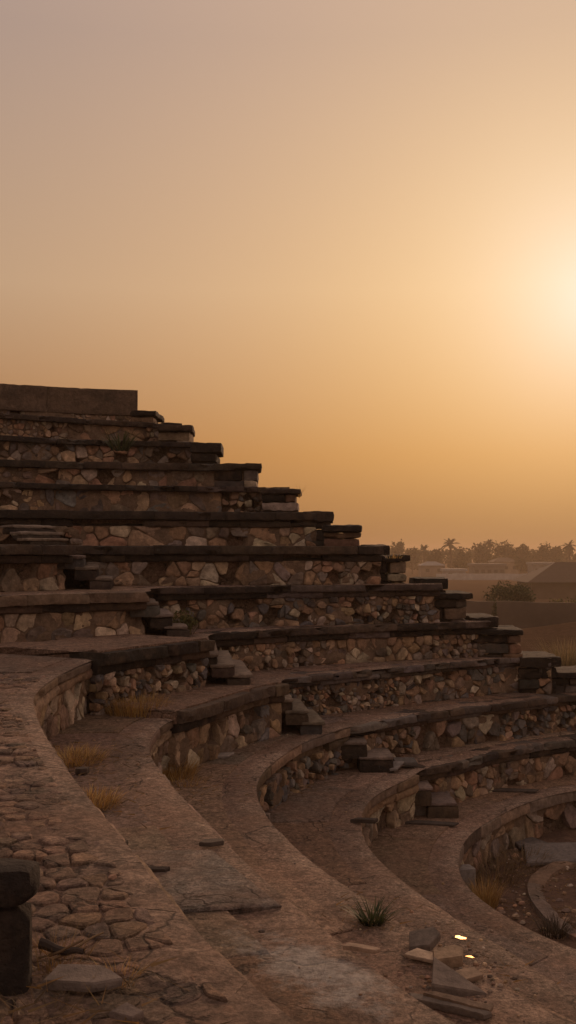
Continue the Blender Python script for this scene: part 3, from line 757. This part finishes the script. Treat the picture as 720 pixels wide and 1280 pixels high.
def limb(mb, a, b, r0, r1, col, n=6, seg=5, wob=.1):
    a, b = Vector(a), Vector(b); d = (b - a).normalized(); u = d.orthogonal().normalized(); v = d.cross(u); vs = []
    L = (b - a).length; sd = U(0, 50)
    for i in range(seg + 1):
        t = i / seg; c = a.lerp(b, t) + noise.noise_vector((sd, t * 2, 0)) * wob * L * math.sin(PI * t); r = r0 + (r1 - r0) * t
        for k in range(n): vs.append(tuple(c + (u * math.cos(2 * PI * k / n) + v * math.sin(2 * PI * k / n)) * r))
    mb.add(vs, [(i * n + k, i * n + (k + 1) % n, (i + 1) * n + (k + 1) % n, (i + 1) * n + k) for i in range(seg) for k in range(n)], col)
BK = (.09, .065, .045)
LEAF = [(.045, .05, .02), (.06, .062, .026), (.035, .04, .018), (.08, .075, .03)]
def tree(name, u, vt, wpx, depth, label, cat='tree', group=None, n=700, cols=LEAF, fill=.7, zb=None, size=None, trunk=True):
    x, y = Q(u, depth); z0 = ground_z(x, y) - .1 if zb is None else zb; zt = ZV(vt, depth); H = zt - z0; rx = wpx * depth / F / 2
    t = thing(name, (x, y, z0), label, cat, group)
    cr, tk = MB(), MB(); cz = z0 + H * (1 - fill / 2); rz = H * fill / 2
    leafy(cr, (x, y, cz), rx, rx, rz, n, size or max(.09, rx * .13), cols, lumps=int(9 + wpx / 4))
    limb(tk, (x, y, z0), (x + U(-.1, .1) * rx, y, cz), H * .03, H * .012, BK)
    for k in range(5):
        a = U(0, 2 * PI); limb(tk, (x, y, cz - rz * U(.3, .9)), (x + rx * .6 * math.cos(a), y + rx * .6 * math.sin(a), cz + rz * U(-.1, .6)), H * .013, H * .004, BK, 5)
    cr.build('crown', M['leaf'], t); tk.build('trunk', M['bark'], t); return t
def palm(u, vt, wpx, depth, label, group):
    x, y = Q(u, depth); z0 = ground_z(x, y) - .1; zt = ZV(vt, depth); r = wpx * depth / F / 2; zc = zt - r * .75
    t = thing('palm_tree', (x, y, z0), label, 'palm tree', group); cr, tk = MB(), MB()
    limb(tk, (x, y, z0), (x + U(-.4, .4), y, zc), r * .11, r * .08, BK, 7, 8, .02)
    for k in range(26):
        a = 2 * PI * k / 26 * 2.4 + U(-.2, .2); el = U(-.35, 1.25); L = r * U(.9, 1.2); px, py = -math.sin(a), math.cos(a); vs = []; m = 8
        for i in range(m + 1):
            q = i / m; hx = L * q * math.cos(el) * (1 - .1 * q); hz = L * (q * math.sin(el) - .55 * q * q * (1.1 - .3 * math.sin(el))); w = r * .17 * math.sin(PI * (.12 + .86 * q)) * (.55 if i % 2 else 1)
            vs += [(x + math.cos(a) * hx - px * w, y + math.sin(a) * hx - py * w, zc + hz - w * .5), (x + math.cos(a) * hx, y + math.sin(a) * hx, zc + hz), (x + math.cos(a) * hx + px * w, y + math.sin(a) * hx + py * w, zc + hz - w * .5)]
        cr.add(vs, [(3 * i + j, 3 * i + j + 1, 3 * i + j + 4, 3 * i + j + 3) for i in range(m) for j in (0, 1)], shade(random.choice(LEAF)))
    cr.build('fronds', M['leaf'], t); tk.build('trunk', M['bark'], t)
TG = 'trees of the far treeline'
palm(562.5, 669, 31, 350, 'taller fan palm standing clear above the far treeline', TG)
palm(530, 677, 29, 350, 'shorter bushy palm left of the taller fan palm on the treeline', TG)
palm(711, 672, 26, 345, 'palm at the right edge of the far treeline', TG)
palm(612, 671, 18, 360, 'small palm head rising out of the biggest tree clump on the treeline', TG)
for (u, v, w, lab) in [(602, 675, 32, 'left half of the biggest dark tree clump on the far treeline'), (628, 674, 32, 'right half of the biggest dark tree clump on the far treeline'),
                       (655, 678, 26, 'rounded tree on the treeline right of the biggest clump'), (687, 675, 30, 'broad tree on the treeline left of the edge palm'),
                       (497, 674, 20, 'pale far tree showing just above the left end piers'), (673, 682, 22, 'low tree between the rounded tree and the broad tree'),
                       (580, 683, 24, 'low tree filling the treeline right of the taller fan palm'), (545, 684, 22, 'low tree between the two left palms on the treeline'),
                       (515, 682, 24, 'low tree left of the shorter bushy palm'), (640, 684, 20, 'low tree right of the biggest clump'),
                       (575, 698, 18, 'nearer shrubby tree left of the long grey building'), (652, 697, 26, 'nearer shrubby tree right of the long grey building')]:
    tree('far_tree', u, v, w, 355 + U(-12, 12) if v < 690 else 318, lab, group=TG, n=900, fill=.88, size=.6)
mb = MB()                                        # the wood behind: one mass
for i in range(150):
    u = -500 + i * 12 + U(-5, 5); d = U(375, 430); x, y = Q(u, d); z0 = ground_z(x, y); top = ZV(U(682, 688), d)
    leafy(mb, (x, y, (z0 + top) / 2), U(3, 5.5), 3, (top - z0) / 2 * 1.05, 240, 1.0, LEAF, lumps=8)
tag(mb.build('far_wood', M['leaf']), 'hazy low belt of woodland along the horizon', 'woodland', kind='stuff')
tree('round_tree', 636, 725, 66, 72, 'round dark tree growing behind the low field wall', n=2600, fill=.72, size=.1, cols=LEAF)
tree('field_shrub', 611, 737, 26, 71, 'small drooping shrub at the left side of the round dark tree', 'shrub', n=500, fill=.8, size=.09)
tree('field_shrub', 662, 738, 22, 71, 'small shrub at the right side of the round dark tree', 'shrub', n=500, fill=.8, size=.09)
tree('field_shrub', 617, 746, 9, 63.5, 'narrow dark shrub standing against the low field wall', 'shrub', n=420, fill=.92, size=.07)
tree('field_shrub', 692, 744, 26, 70, 'low olive shrub showing over the field wall below the hut', 'shrub', n=600, fill=.8, size=.09, cols=OLIVE)
tree('field_shrub', 717, 742, 24, 69, 'yellowish shrub over the field wall at the right edge', 'shrub', n=600, fill=.8, size=.09, cols=OLIVE)
x, y = Q(706, 30); z0 = ground_z(x, y)
mb = MB(); blades(mb, (x, y, z0), 700, 1.0, 1.0, .6, [(.24, .17, .08), (.15, .12, .06), (.32, .23, .11)], .010, droop=.25)
solo(mb, 'dry_bush', M['blade'], (x, y, z0), 'wispy dry bush on the ground beyond the lowest end piers', 'bush')
# shrub at the foot of the steps
x, y = P(232, 793, Z4); t = thing('green_shrub', (x, y, Z4), 'small olive green shrub at the foot of the dark steps', 'shrub')
mb, tk = MB(), MB(); leafy(mb, (x, y, Z4 + .13), .17, .14, .14, 700, .016, OLIVE, lumps=12)
blades(mb, (x, y, Z4), 60, .27, .2, .5, OLIVE, .004)
for k in range(6): limb(tk, (x, y, Z4 - .02), (x + U(-.1, .1), y + U(-.1, .1), Z4 + .16), .005, .002, BK, 5)
mb.build('foliage', M['leaf'], t); tk.build('stem', M['bark'], t)
# dead leaves and straw lying about
mb = MB()
for (u, v, z, n, sx, sy) in [(95, 960, Z5, 500, .45, .9), (120, 1010, Z5, 200, .3, .4), (640, 1085, Z9, 1200, .9, 1.0), (225, 985, Z6, 300, .5, .6), (350, 985, Z7, 260, .5, .5), (70, 1235, Z4, 60, .3, .2), (40, 1275, Z4, 40, .3, .12), (460, 1145, Z6, 120, .3, .3), (570, 1220, Z7, 160, .5, .6), (690, 1150, Z9, 300, .5, .5)]:
    x, y = P(u, v, z)
    for _ in range(n):
        px, py = x + random.gauss(0, sx * .45), y + random.gauss(0, sy * .45); a = U(0, PI); L = U(.01, .045); e = U(-.015, .02)
        c, s = math.cos(a) * L, math.sin(a) * L; w = U(.0005, .0011)
        mb.add([(px - c - s * w / L, py - s + c * w / L, z + U(0, .01)), (px - c + s * w / L, py - s - c * w / L, z + .002), (px + c, py + s, z + .012 + e)], [(0, 1, 2)], shade(random.choice(DRY[3:] + [(.12, .08, .045), (.2, .125, .06)])))
tag(mb.build('straw_litter', M['blade']), 'loose straw and dead stems on the paving and orchestra floor', 'straw', kind='stuff')

# ------------------------------------------------------------------ loose stones
def shard(mb, outline, p, z, th, col, rz=0, tilt=(0, 0), amp=.004):
    """broken flat stone: an outline in metres with a rough rim"""
    c, s = math.cos(rz), math.sin(rz); q = []
    for a, b in zip(outline, outline[1:] + outline[:1]):
        n = max(1, int(math.dist(a, b) / .025))
        q += [(a[0] + (b[0] - a[0]) * i / n, a[1] + (b[1] - a[1]) * i / n) for i in range(n)]
    n = len(q); sd = U(0, 99); vs = []
    for k, h in ((.97, 0), (1, th * .3), (1, th * .8), (.96, th), (.5, th)):
        for x, y in q:
            e = noise.noise((x * 25, y * 25, sd + h * 20)) * amp
            X, Y = x * k + e, y * k + e * .7
            Z = h + X * tilt[0] + Y * tilt[1] + (noise.noise((X * 14, Y * 14, sd)) * amp * .8 if h > th * .5 else 0)
            vs.append((p[0] + X * c - Y * s, p[1] + X * s + Y * c, z + Z))
    vs.append((p[0], p[1], z + th))
    fs = [(k * n + i, k * n + (i + 1) % n, (k + 1) * n + (i + 1) % n, (k + 1) * n + i) for k in range(4) for i in range(n)]
    fs += [(4 * n + i, 4 * n + (i + 1) % n, 5 * n) for i in range(n)] + [tuple(range(n - 1, -1, -1))]
    mb.add(vs, fs, col)
def fragment(u, v, z, outline, th, col, label, rz=0, tilt=(0, 0), name='stone_fragment', lift=0, group='broken stone fragments on the paving', mat='loose'):
    p = P(u, v, z); mb = MB(); shard(mb, outline, p, z + lift, th, col, rz, tilt)
    return solo(mb, name, M[mat], (p[0], p[1], z), label, 'stone' if mat == 'loose' else 'foil', group, smooth=False)
BR = (.2, .135, .09); GB = (.15, .115, .09)
fragment(529, 1182, Z6, [(-.07, -.03), (.02, -.05), (.08, .0), (.06, .05), (-.05, .06)], .035, GB, 'dark broken stone tilted up at the back of the shard heap', .1, (.25, .35))
fragment(528, 1199, Z6, [(-.08, -.02), (.06, -.05), (.07, .01), (-.03, .05)], .014, (.36, .26, .18), 'thin pale flat shard in front of the tilted dark stone', -.3, (0, .1), lift=.01)
fragment(560, 1203, Z6, [(-.075, -.045), (.05, -.05), (.075, .02), (.05, .05), (-.055, .04)], .045, (.26, .175, .11), 'thick tan block shard, largest of the heap by the foil', .15, (.1, .12))
fragment(566, 1235, Z6, [(-.1, -.07), (.13, -.05), (-.06, .1)], .045, (.16, .12, .095), 'triangular dark shard at the front of the heap', .05, (-.25, .3))
fragment(580, 1224, Z6, [(-.08, -.03), (.07, -.04), (.09, .03), (-.04, .05)], .02, BR, 'flat brown shard right of the triangular one', .6, (0, .06))
fragment(562, 1260, Z6, [(-.17, .0), (-.15, -.03), (.15, -.035), (.17, -.01), (.02, .03)], .025, GB, 'long narrow slab shard, nearest of the heap', -.5, (0, .1))
fragment(571, 1262, Z6, [(-.14, .01), (.13, -.02), (.14, .01), (-.1, .03)], .02, BR, 'second long shard lying against the nearest narrow slab', -.42, (0, .25), lift=.015)
fragment(452, 1188, Z5, [(-.06, -.008), (.05, -.014), (.065, .0), (.0, .018), (-.05, .014)], .014, (.32, .22, .15), 'slim pale stone splinter left of the shard heap', -.25, (0, .1))
fragment(104, 1229, Z4, [(-.075, -.025), (.03, -.035), (.085, -.015), (.03, .03), (-.06, .035)], .02, (.17, .13, .105), 'flat pale grey shard beside the broken stone post', -.05, (.03, .1))
fragment(158, 1270, Z4, [(-.03, -.012), (.02, -.02), (.035, .0), (-.01, .02)], .012, (.17, .125, .1), 'small grey chip near the bottom edge of the photo', -.3, (0, .2))
fragment(262, 1240, Z5, [(-.03, -.02), (.02, -.025), (.03, .02), (-.02, .025)], .015, (.25, .2, .16), 'small pale chip right of the cobbled walkway', .3, (0, .2))
fragment(102, 966, Z5, [(-.04, -.02), (-.01, -.035), (.03, -.03), (.045, .0), (.02, .035), (-.03, .03)], .03, (.07, .05, .04), 'small black stone in the straw below the pale wall', .3)
fragment(188, 1090, Z5, [(-.09, .0), (.06, -.02), (.08, .0), (-.02, .015)], .02, (.05, .036, .028), 'dark stick shaped splinter beside the cobbled walkway edge', .1, (0, .2))
fragment(456, 1028, Z7, [(-.12, -.01), (.08, -.03), (.11, .02), (-.06, .03)], .03, (.05, .036, .028), 'long black flat stone on the tread by the tan curved wall', 0, (0, .1))
fragment(270, 946, Z6, [(-.16, -.05), (.1, -.06), (.16, .03), (-.08, .06)], .02, (.24, .2, .17), 'pale thin slab lying on the wide tread in the middle', .1, (.06, .08))
fragment(265, 1056, Z5, [(-.06, -.015), (-.01, -.03), (.05, -.02), (.06, .015), (-.03, .03)], .02, (.09, .068, .052), 'dark lump of stone on the joint above the grey flagstone', .2)
fragment(150, 1058, Z5, [(-.03, -.02), (.02, -.03), (.035, .0), (.01, .03), (-.03, .02)], .025, (.08, .06, .045), 'dark stone lump at the left end of the slab joint', .2)
fragment(480, 962, Z7, [(-.2, -.06), (.14, -.1), (.2, .06), (-.1, .12)], .025, (.2, .17, .15), 'loose grey slab tipped against the broken steps', -.2, (.12, .25), lift=.02)
fragment(505, 958, Z7, [(-.12, -.06), (.12, -.08), (.14, .06), (-.1, .07)], .03, (.1, .085, .075), 'dark loose slab beside the tipped grey one', .3, (-.05, .2), lift=.04)
fragment(535, 1030, Z8, [(-.3, -.03), (.25, -.05), (.3, .02), (-.1, .05)], .02, (.06, .045, .036), 'long dark splinter near the loose square block', -.15, (0, .1))
fragment(640, 989, Z8, [(-.25, -.03), (.25, -.05), (.3, .02), (-.1, .05)], .02, (.06, .045, .036), 'long dark splinter on the lowest tread', -.05, (0, .1))
fragment(690, 1070, Z9, [(-.35, -.25), (.3, -.3), (.4, .2), (-.2, .3)], .05, (.14, .115, .1), 'broad loose flagstone on the orchestra floor', .1, (.04, .05))
fragment(660, 1056, Z9, [(-.2, -.12), (.2, -.1), (.15, .12), (-.15, .1)], .04, (.1, .08, .07), 'smaller loose flagstone left of the broad one on the orchestra floor', .4, (-.06, .05))
for (u, v, o, lab, tl) in [(576, 1178, [(-.03, -.012), (-.006, -.026), (.024, -.012), (.028, .006), (.006, .012), (-.004, .024), (-.022, .012)], 'bright golden scrap of foil behind the tan block shard', (-.15, .02)),
                       (587, 1202, [(-.02, -.004), (.008, -.014), (.022, -.006), (.006, .008), (-.008, .006)], 'smaller golden scrap of foil right of the tan block shard', (-.15, .02))]:
    fragment(u, v, Z6, o, .003, (.9, .8, .5), lab, 0, tl, 'foil_scrap', .02, 'golden foil scraps', 'foil')
def loose_block(u, v, z, w, d, h, rz, col, label, lift=0):
    x, y = P(u, v, z); mb = MB(); rough_box(mb, x - w / 2, x + w / 2, y, y + d, z - .02, z + h, col, .006, rz, rnd=.014, div=.05)
    return solo(mb, 'stone_block', M['loose'], (x, y, z), label, 'stone block', 'loose squared blocks')
loose_block(581, 1122, Z9 + .02, .19, .15, .25, .25, (.2, .17, .15), 'small upright block with a pale top against the lowest tier')
loose_block(529, 1019, Z8, .2, .2, .17, .1, (.19, .15, .12), 'small square block at the foot of the broken lowest steps')
# the big grey flagstone
mb = MB(); q = [P(132, 1063, Z5), P(265, 1062, Z5), P(352, 1131, Z5), P(205, 1142, Z5)]
cx, cy = sum(a[0] for a in q) / 4, sum(a[1] for a in q) / 4
shard(mb, [(a[0] - cx, a[1] - cy) for a in q], (cx, cy), Z5 - .03, .034, (.20, .17, .145), amp=.006)
solo(mb, 'flagstone', M['paving'], (cx, cy, Z5), 'large grey four sided flagstone beside the cobbled walkway', 'flagstone')
# dead branch by the post
mb = MB(); x, y = P(50, 1200, Z4); x2, y2 = P(104, 1203, Z4)
limb(mb, (x, y, Z4 + .035), (x2, y2, Z4 + .022), .012, .006, (.05, .036, .028), 8, 8, .22)
limb(mb, (x + .02, y, Z4 + .01), (x + .1, y - .05, Z4 + .06), .004, .002, (.2, .13, .07), 5)
limb(mb, (x + .03, y - .02, Z4 + .01), (x + .13, y + .02, Z4 + .05), .004, .002, (.2, .13, .07), 5)
solo(mb, 'dead_branch', M['bark'], (x, y, Z4), 'short dark charred branch beside the broken stone post', 'branch')
# broken stone post
x, y = P(8, 1248, Z4); y += .05
t = thing('stone_post', (x, y, Z4), 'broken dark stone post with a rough cap at the lower left edge', 'stone post')
mb = MB(); rough_box(mb, x - .18, x + .028, y - .02, y + .05, Z4 - .03, Z4 + .158, (.04, .028, .021), .006, .03, rnd=.014, div=.025); mb.build('shaft', M['pier'], t)
mb = MB(); rough_box(mb, x - .19, x + .041, y - .03, y + .06, Z4 + .163, Z4 + .238, (.036, .026, .02), .008, .02, rnd=.016, div=.025); mb.build('cap', M['pier'], t)
# pebbles and stone dust
mb = MB()
def pebble(x, y, z, r):
    c = shade(random.choice(PAL + PAVE), .6, 1.2); a = U(0, 2 * PI); vs = []
    n = 6; e = U(.5, .8)
    for k, (q, h) in enumerate(((.8, -.3), (1, .15), (.6, .6))):
        for i in range(n):
            w = a + 2 * PI * i / n; rr = r * q * U(.8, 1.2); vs.append((x + rr * math.cos(w), y + rr * e * math.sin(w), z + r * h * U(.8, 1.2)))
    mb.add(vs, [(k * n + i, k * n + (i + 1) % n, (k + 1) * n + (i + 1) % n, (k + 1) * n + i) for k in (0, 1) for i in range(n)] + [tuple(2 * n + i for i in range(n))], c)
for key, z, cnt in (('A4', Z4, 700), ('A5', Z5, 800), ('A6', Z6, 900), ('A7', Z7, 600), ('A8', Z8, 400), ('3', Z3, 60)):
    core = T[key][2]
    for _ in range(cnt):
        s = U(0, core.L * .8); d = -U(.05, 1.5); x, y = core.at(s, d)
        if noise.noise((x * 1.5, y * 1.5, 9)) < -.05: continue
        pebble(x, y, z - .008, .003 + .012 * R() ** 5)
for _ in range(600):
    x, y = P(U(600, 800), U(1060, 1190), Z9); pebble(x, y, Z9 - .01, .008 + .04 * R() ** 4)
for _ in range(420):
    u, v = random.gauss(560, 45), random.gauss(1215, 38); x, y = P(u, v, Z6); pebble(x, y, Z6 - .008, .003 + .012 * R() ** 4)
tag(mb.build('gravel', M['loose'], smooth=False), 'scattered pebbles and crumbs of stone on the treads', 'gravel', kind='stuff')

# ------------------------------------------------------------------ beyond the theatre
(xa, ya), (xb, yb) = Q(430, 71), Q(1000, 58)
mb = MB(); n = 60; vs = []
zt = ZV(751, 66.5)
for i in range(n + 1):
    t = i / n; x, y = xa + (xb - xa) * t, ya + (yb - ya) * t; dz = .08 * noise.noise((x * .6, 1, 2)) + .04 * noise.noise((x * 2.3, 1, 2))
    g = ground_z(x, y) - .3
    for (o, z) in ((-.2, g), (-.16, g + 1.0), (-.13, zt + dz - .05), (-.09, zt + dz), (.09, zt + dz), (.16, zt + dz - .05), (.2, g)): vs.append((x, y + o, z))
mb.add(vs, [(i * 7 + k, i * 7 + 7 + k, i * 7 + 8 + k, i * 7 + 1 + k) for i in range(n) for k in range(6)], (.085, .058, .041))
solo(mb, 'field_wall', M['plaster'], ((xa + xb) / 2, (ya + yb) / 2, -5), 'long low mud wall crossing the field behind the theatre', 'wall')
def house(name, u0, u1, vt, ve, depth, dp, wall, roof, label, hip=.5, cat='house', flat=False, over=.4, wins=0):
    x0, x1 = Q(u0, depth)[0], Q(u1, depth)[0]; y0, y1 = depth, depth + dp; g = min(ground_z(x0, y0), ground_z(x1, y0)) - .2; ze, zr = ZV(ve, depth), ZV(vt, depth)
    t = thing(name, ((x0 + x1) / 2, depth + dp / 2, g), label, cat, 'low buildings beyond the field'); w, r = MB(), MB()
    w.add([(x0, y0, g), (x1, y0, g), (x1, y1, g), (x0, y1, g), (x0, y0, ze), (x1, y0, ze), (x1, y1, ze), (x0, y1, ze)], [(0, 1, 5, 4), (1, 2, 6, 5), (2, 3, 7, 6), (3, 0, 4, 7)], wall)
    a, b, c, d = x0 - over, x1 + over, y0 - over, y1 + over; h = (d - c) * hip; ym = (c + d) / 2
    if flat: r.add([(a, c, ze), (b, c, ze), (b, d, ze), (a, d, ze), (a, c, zr), (b, c, zr), (b, d, zr), (a, d, zr)], [(0, 1, 5, 4), (1, 2, 6, 5), (2, 3, 7, 6), (3, 0, 4, 7), (4, 5, 6, 7), (3, 2, 1, 0)], roof)
    else: r.add([(a, c, ze - .1), (b, c, ze - .1), (b, d, ze - .1), (a, d, ze - .1), (a + h, ym, zr), (b - h, ym, zr)], [(0, 1, 5, 4), (1, 2, 5), (2, 3, 4, 5), (3, 0, 4), (3, 2, 1, 0)], roof)
    w.build('wall', M['plaster'], t, False); r.build('roof', M['roof'], t, False)
    for k in range(wins):
        wx = x0 + (x1 - x0) * (k + .5) / wins; q = MB(); s = min(.55, (x1 - x0) / wins * .3); zc = g + (ze - g) * .6
        rough_box(q, wx - s, wx + s, y0 - .06, y0 + .05, zc - .55, zc + .45, (.035, .03, .028), 0, rnd=0, div=2); q.build('window', M['glass'], t, False)
house('field_hut', 664, 830, 703, 727, 150, 9.5, (.10, .066, .045), (.07, .047, .033), 'hut with a dark hipped roof at the right edge behind the field wall', .5, over=.8, wins=0)
house('long_building', 592, 631, 704.5, 707.5, 300, 8, (.10, .095, .09), (.10, .098, .096), 'long grey flat roofed building below the biggest tree clump', flat=True, wins=5)
house('pale_building', 667, 694, 703, 706, 300, 8, (.15, .155, .16), (.14, .145, .15), 'pale bluish building just left of the dark hut roof', flat=True, wins=3)
house('pale_house', 527, 556, 702, 706.5, 310, 8, (.15, .12, .1), (.15, .155, .16), 'small house with a pale blue roof left of the long grey building', .3, wins=2)
house('brown_house', 617, 648, 697, 702, 330, 9, (.2, .15, .11), (.075, .055, .042), 'brown roofed house behind the long grey building', .3, wins=3)
house('low_shed', 556, 582, 711, 714, 290, 6, (.2, .2, .2), (.2, .205, .21), 'low whitish shed under the taller fan palm', flat=True, wins=2)
(xa, ya), (xb, yb) = Q(545, 280), Q(672, 280)
mb = MB(); g = ground_z(xa, ya) - .3; zt = ZV(717, 280); n = 40; vs = []
for i in range(n + 1):
    x = xa + (xb - xa) * i / n; k = .12 * noise.noise((x * .2, 3, 3))
    for (o, z) in ((-.2, g), (-.2, zt + k), (.2, zt + k), (.2, g)): vs.append((x, ya + o, z))
mb.add(vs, [(i * 4 + k, i * 4 + 4 + k, i * 4 + 5 + k, i * 4 + 1 + k) for i in range(n) for k in range(3)] + [(0, 1, 2, 3), (n * 4 + 3, n * 4 + 2, n * 4 + 1, n * 4)], (.30, .29, .28))
solo(mb, 'white_wall', M['plaster'], ((xa + xb) / 2, ya, g), 'long thin whitewashed wall in front of the far buildings', 'wall')

# ------------------------------------------------------------------ air
mb = MB(); x0, x1, y0, y1, z0, z1 = -1210, 1210, -70, 1440, -10.5, 8.5
mb.add([(x0, y0, z0), (x1, y0, z0), (x1, y1, z0), (x0, y1, z0), (x0, y0, z1), (x1, y0, z1), (x1, y1, z1), (x0, y1, z1)], [(3, 2, 1, 0), (4, 5, 6, 7), (0, 1, 5, 4), (1, 2, 6, 5), (2, 3, 7, 6), (3, 0, 4, 7)])
hm = bpy.data.materials.new('dusty_air'); hm.use_nodes = True; t = hm.node_tree; t.nodes.clear()
out = t.nodes.new('ShaderNodeOutputMaterial'); pv = t.nodes.new('ShaderNodeVolumePrincipled')
pv.inputs['Color'].default_value = (.82, .62, .42, 1); pv.inputs['Density'].default_value = .0009; pv.inputs['Anisotropy'].default_value = .3
t.links.new(pv.outputs[0], out.inputs['Volume'])
tag(mb.build('haze', hm, smooth=False), kind='stuff')

# ------------------------------------------------------------------ sky, sun, camera
SUN_EL, SUN_AZ = math.radians(13.4), math.radians(17.0)     # azimuth from the view direction towards the right
sd = Vector((math.sin(SUN_AZ) * math.cos(SUN_EL), math.cos(SUN_AZ) * math.cos(SUN_EL), math.sin(SUN_EL)))
W = bpy.data.worlds.new('World'); S.world = W; W.use_nodes = True
t = W.node_tree; t.nodes.clear()
out = t.nodes.new('ShaderNodeOutputWorld'); bg = t.nodes.new('ShaderNodeBackground'); t.links.new(bg.outputs[0], out.inputs[0])
sky = t.nodes.new('ShaderNodeTexSky'); sky.sky_type = 'NISHITA'; sky.sun_disc = False
sky.sun_elevation = SUN_EL; sky.sun_rotation = SUN_AZ; sky.air_density = 2.0; sky.dust_density = 6; sky.ozone_density = 2
d = t.nodes.new('ShaderNodeTexCoord').outputs['Generated']
nz = t.nodes.new('ShaderNodeVectorMath'); nz.operation = 'NORMALIZE'; t.links.new(d, nz.inputs[0])
dot = t.nodes.new('ShaderNodeVectorMath'); dot.operation = 'DOT_PRODUCT'; t.links.new(nz.outputs[0], dot.inputs[0]); dot.inputs[1].default_value = sd
ang = math_(t, 'MULTIPLY', math_(t, 'ARCCOSINE', math_(t, 'MINIMUM', dot.outputs['Value'], 1.0)), 180 / PI)      # degrees from the sun
sep = t.nodes.new('ShaderNodeSeparateXYZ'); t.links.new(nz.outputs[0], sep.inputs[0])
el = math_(t, 'MULTIPLY', math_(t, 'ARCSINE', sep.outputs[2]), 180 / PI)
# dust laden air: its colour by height, its glow round the sun
base = ramp(t, math_(t, 'DIVIDE', el, 90), (0, (.02, .0, .0)), (.06, (.185, .075, .018)), (.16, (.312, .232, .160)), (.30, (.225, .202, .198)), (.5, (.42, .34, .31)), (1, (.50, .40, .37)))
back = ramp(t, math_(t, 'DIVIDE', el, 90), (0, (.42, .28, .23)), (.2, (.50, .36, .305)), (.5, (.50, .38, .34)), (1, (.48, .38, .345)))
base = mix(t, 'MIX', ramp(t, math_(t, 'DIVIDE', ang, 180), (.22, 0.), (.5, 1.)), base, back)
def lobe(a, col, sig):
    k = math_(t, 'POWER', math.e, math_(t, 'MULTIPLY', math_(t, 'POWER', math_(t, 'DIVIDE', ang, sig), 1.35), -1))
    return mix(t, 'MIX', k, (0, 0, 0), col)
tot = base
for a, col, sig in ((1, (.50, .225, .10), 34), (1, (.02, .085, .0), 16), (1, (.03, .05, .05), 8), (1, (.02, .155, .33), 4.6)):
    tot = mix(t, 'ADD', 1.0, tot, lobe(a, col, sig))
skyc = mix(t, 'MULTIPLY', 1.0, sky.outputs[0], (.004, .004, .004))
tot = mix(t, 'ADD', 1.0, tot, skyc)
t.links.new(tot, bg.inputs[0]); bg.inputs[1].default_value = 1.0
L = bpy.data.lights.new('sun', 'SUN'); L.energy = 1.8; L.angle = math.radians(10); L.color = (1, .60, .36)
so = bpy.data.objects.new('sun', L); COL.objects.link(so); so.rotation_euler = (-sd).to_track_quat('-Z', 'Y').to_euler()
cam = bpy.data.cameras.new('camera'); co = bpy.data.objects.new('camera', cam); COL.objects.link(co)
cam.sensor_fit = 'VERTICAL'; cam.sensor_height = 36; cam.lens = 36 * F / 1280; cam.clip_start = .05; cam.clip_end = 6000
co.location = (0, 0, 0); co.rotation_euler = (PI / 2 + PITCH, 0, 0); S.camera = co
S.view_settings.view_transform = 'Standard'; S.view_settings.look = 'None'; S.view_settings.exposure = 0; S.view_settings.gamma = 1
S.cycles.use_denoising = True; S.cycles.volume_bounces = 1; S.cycles.max_bounces = 6
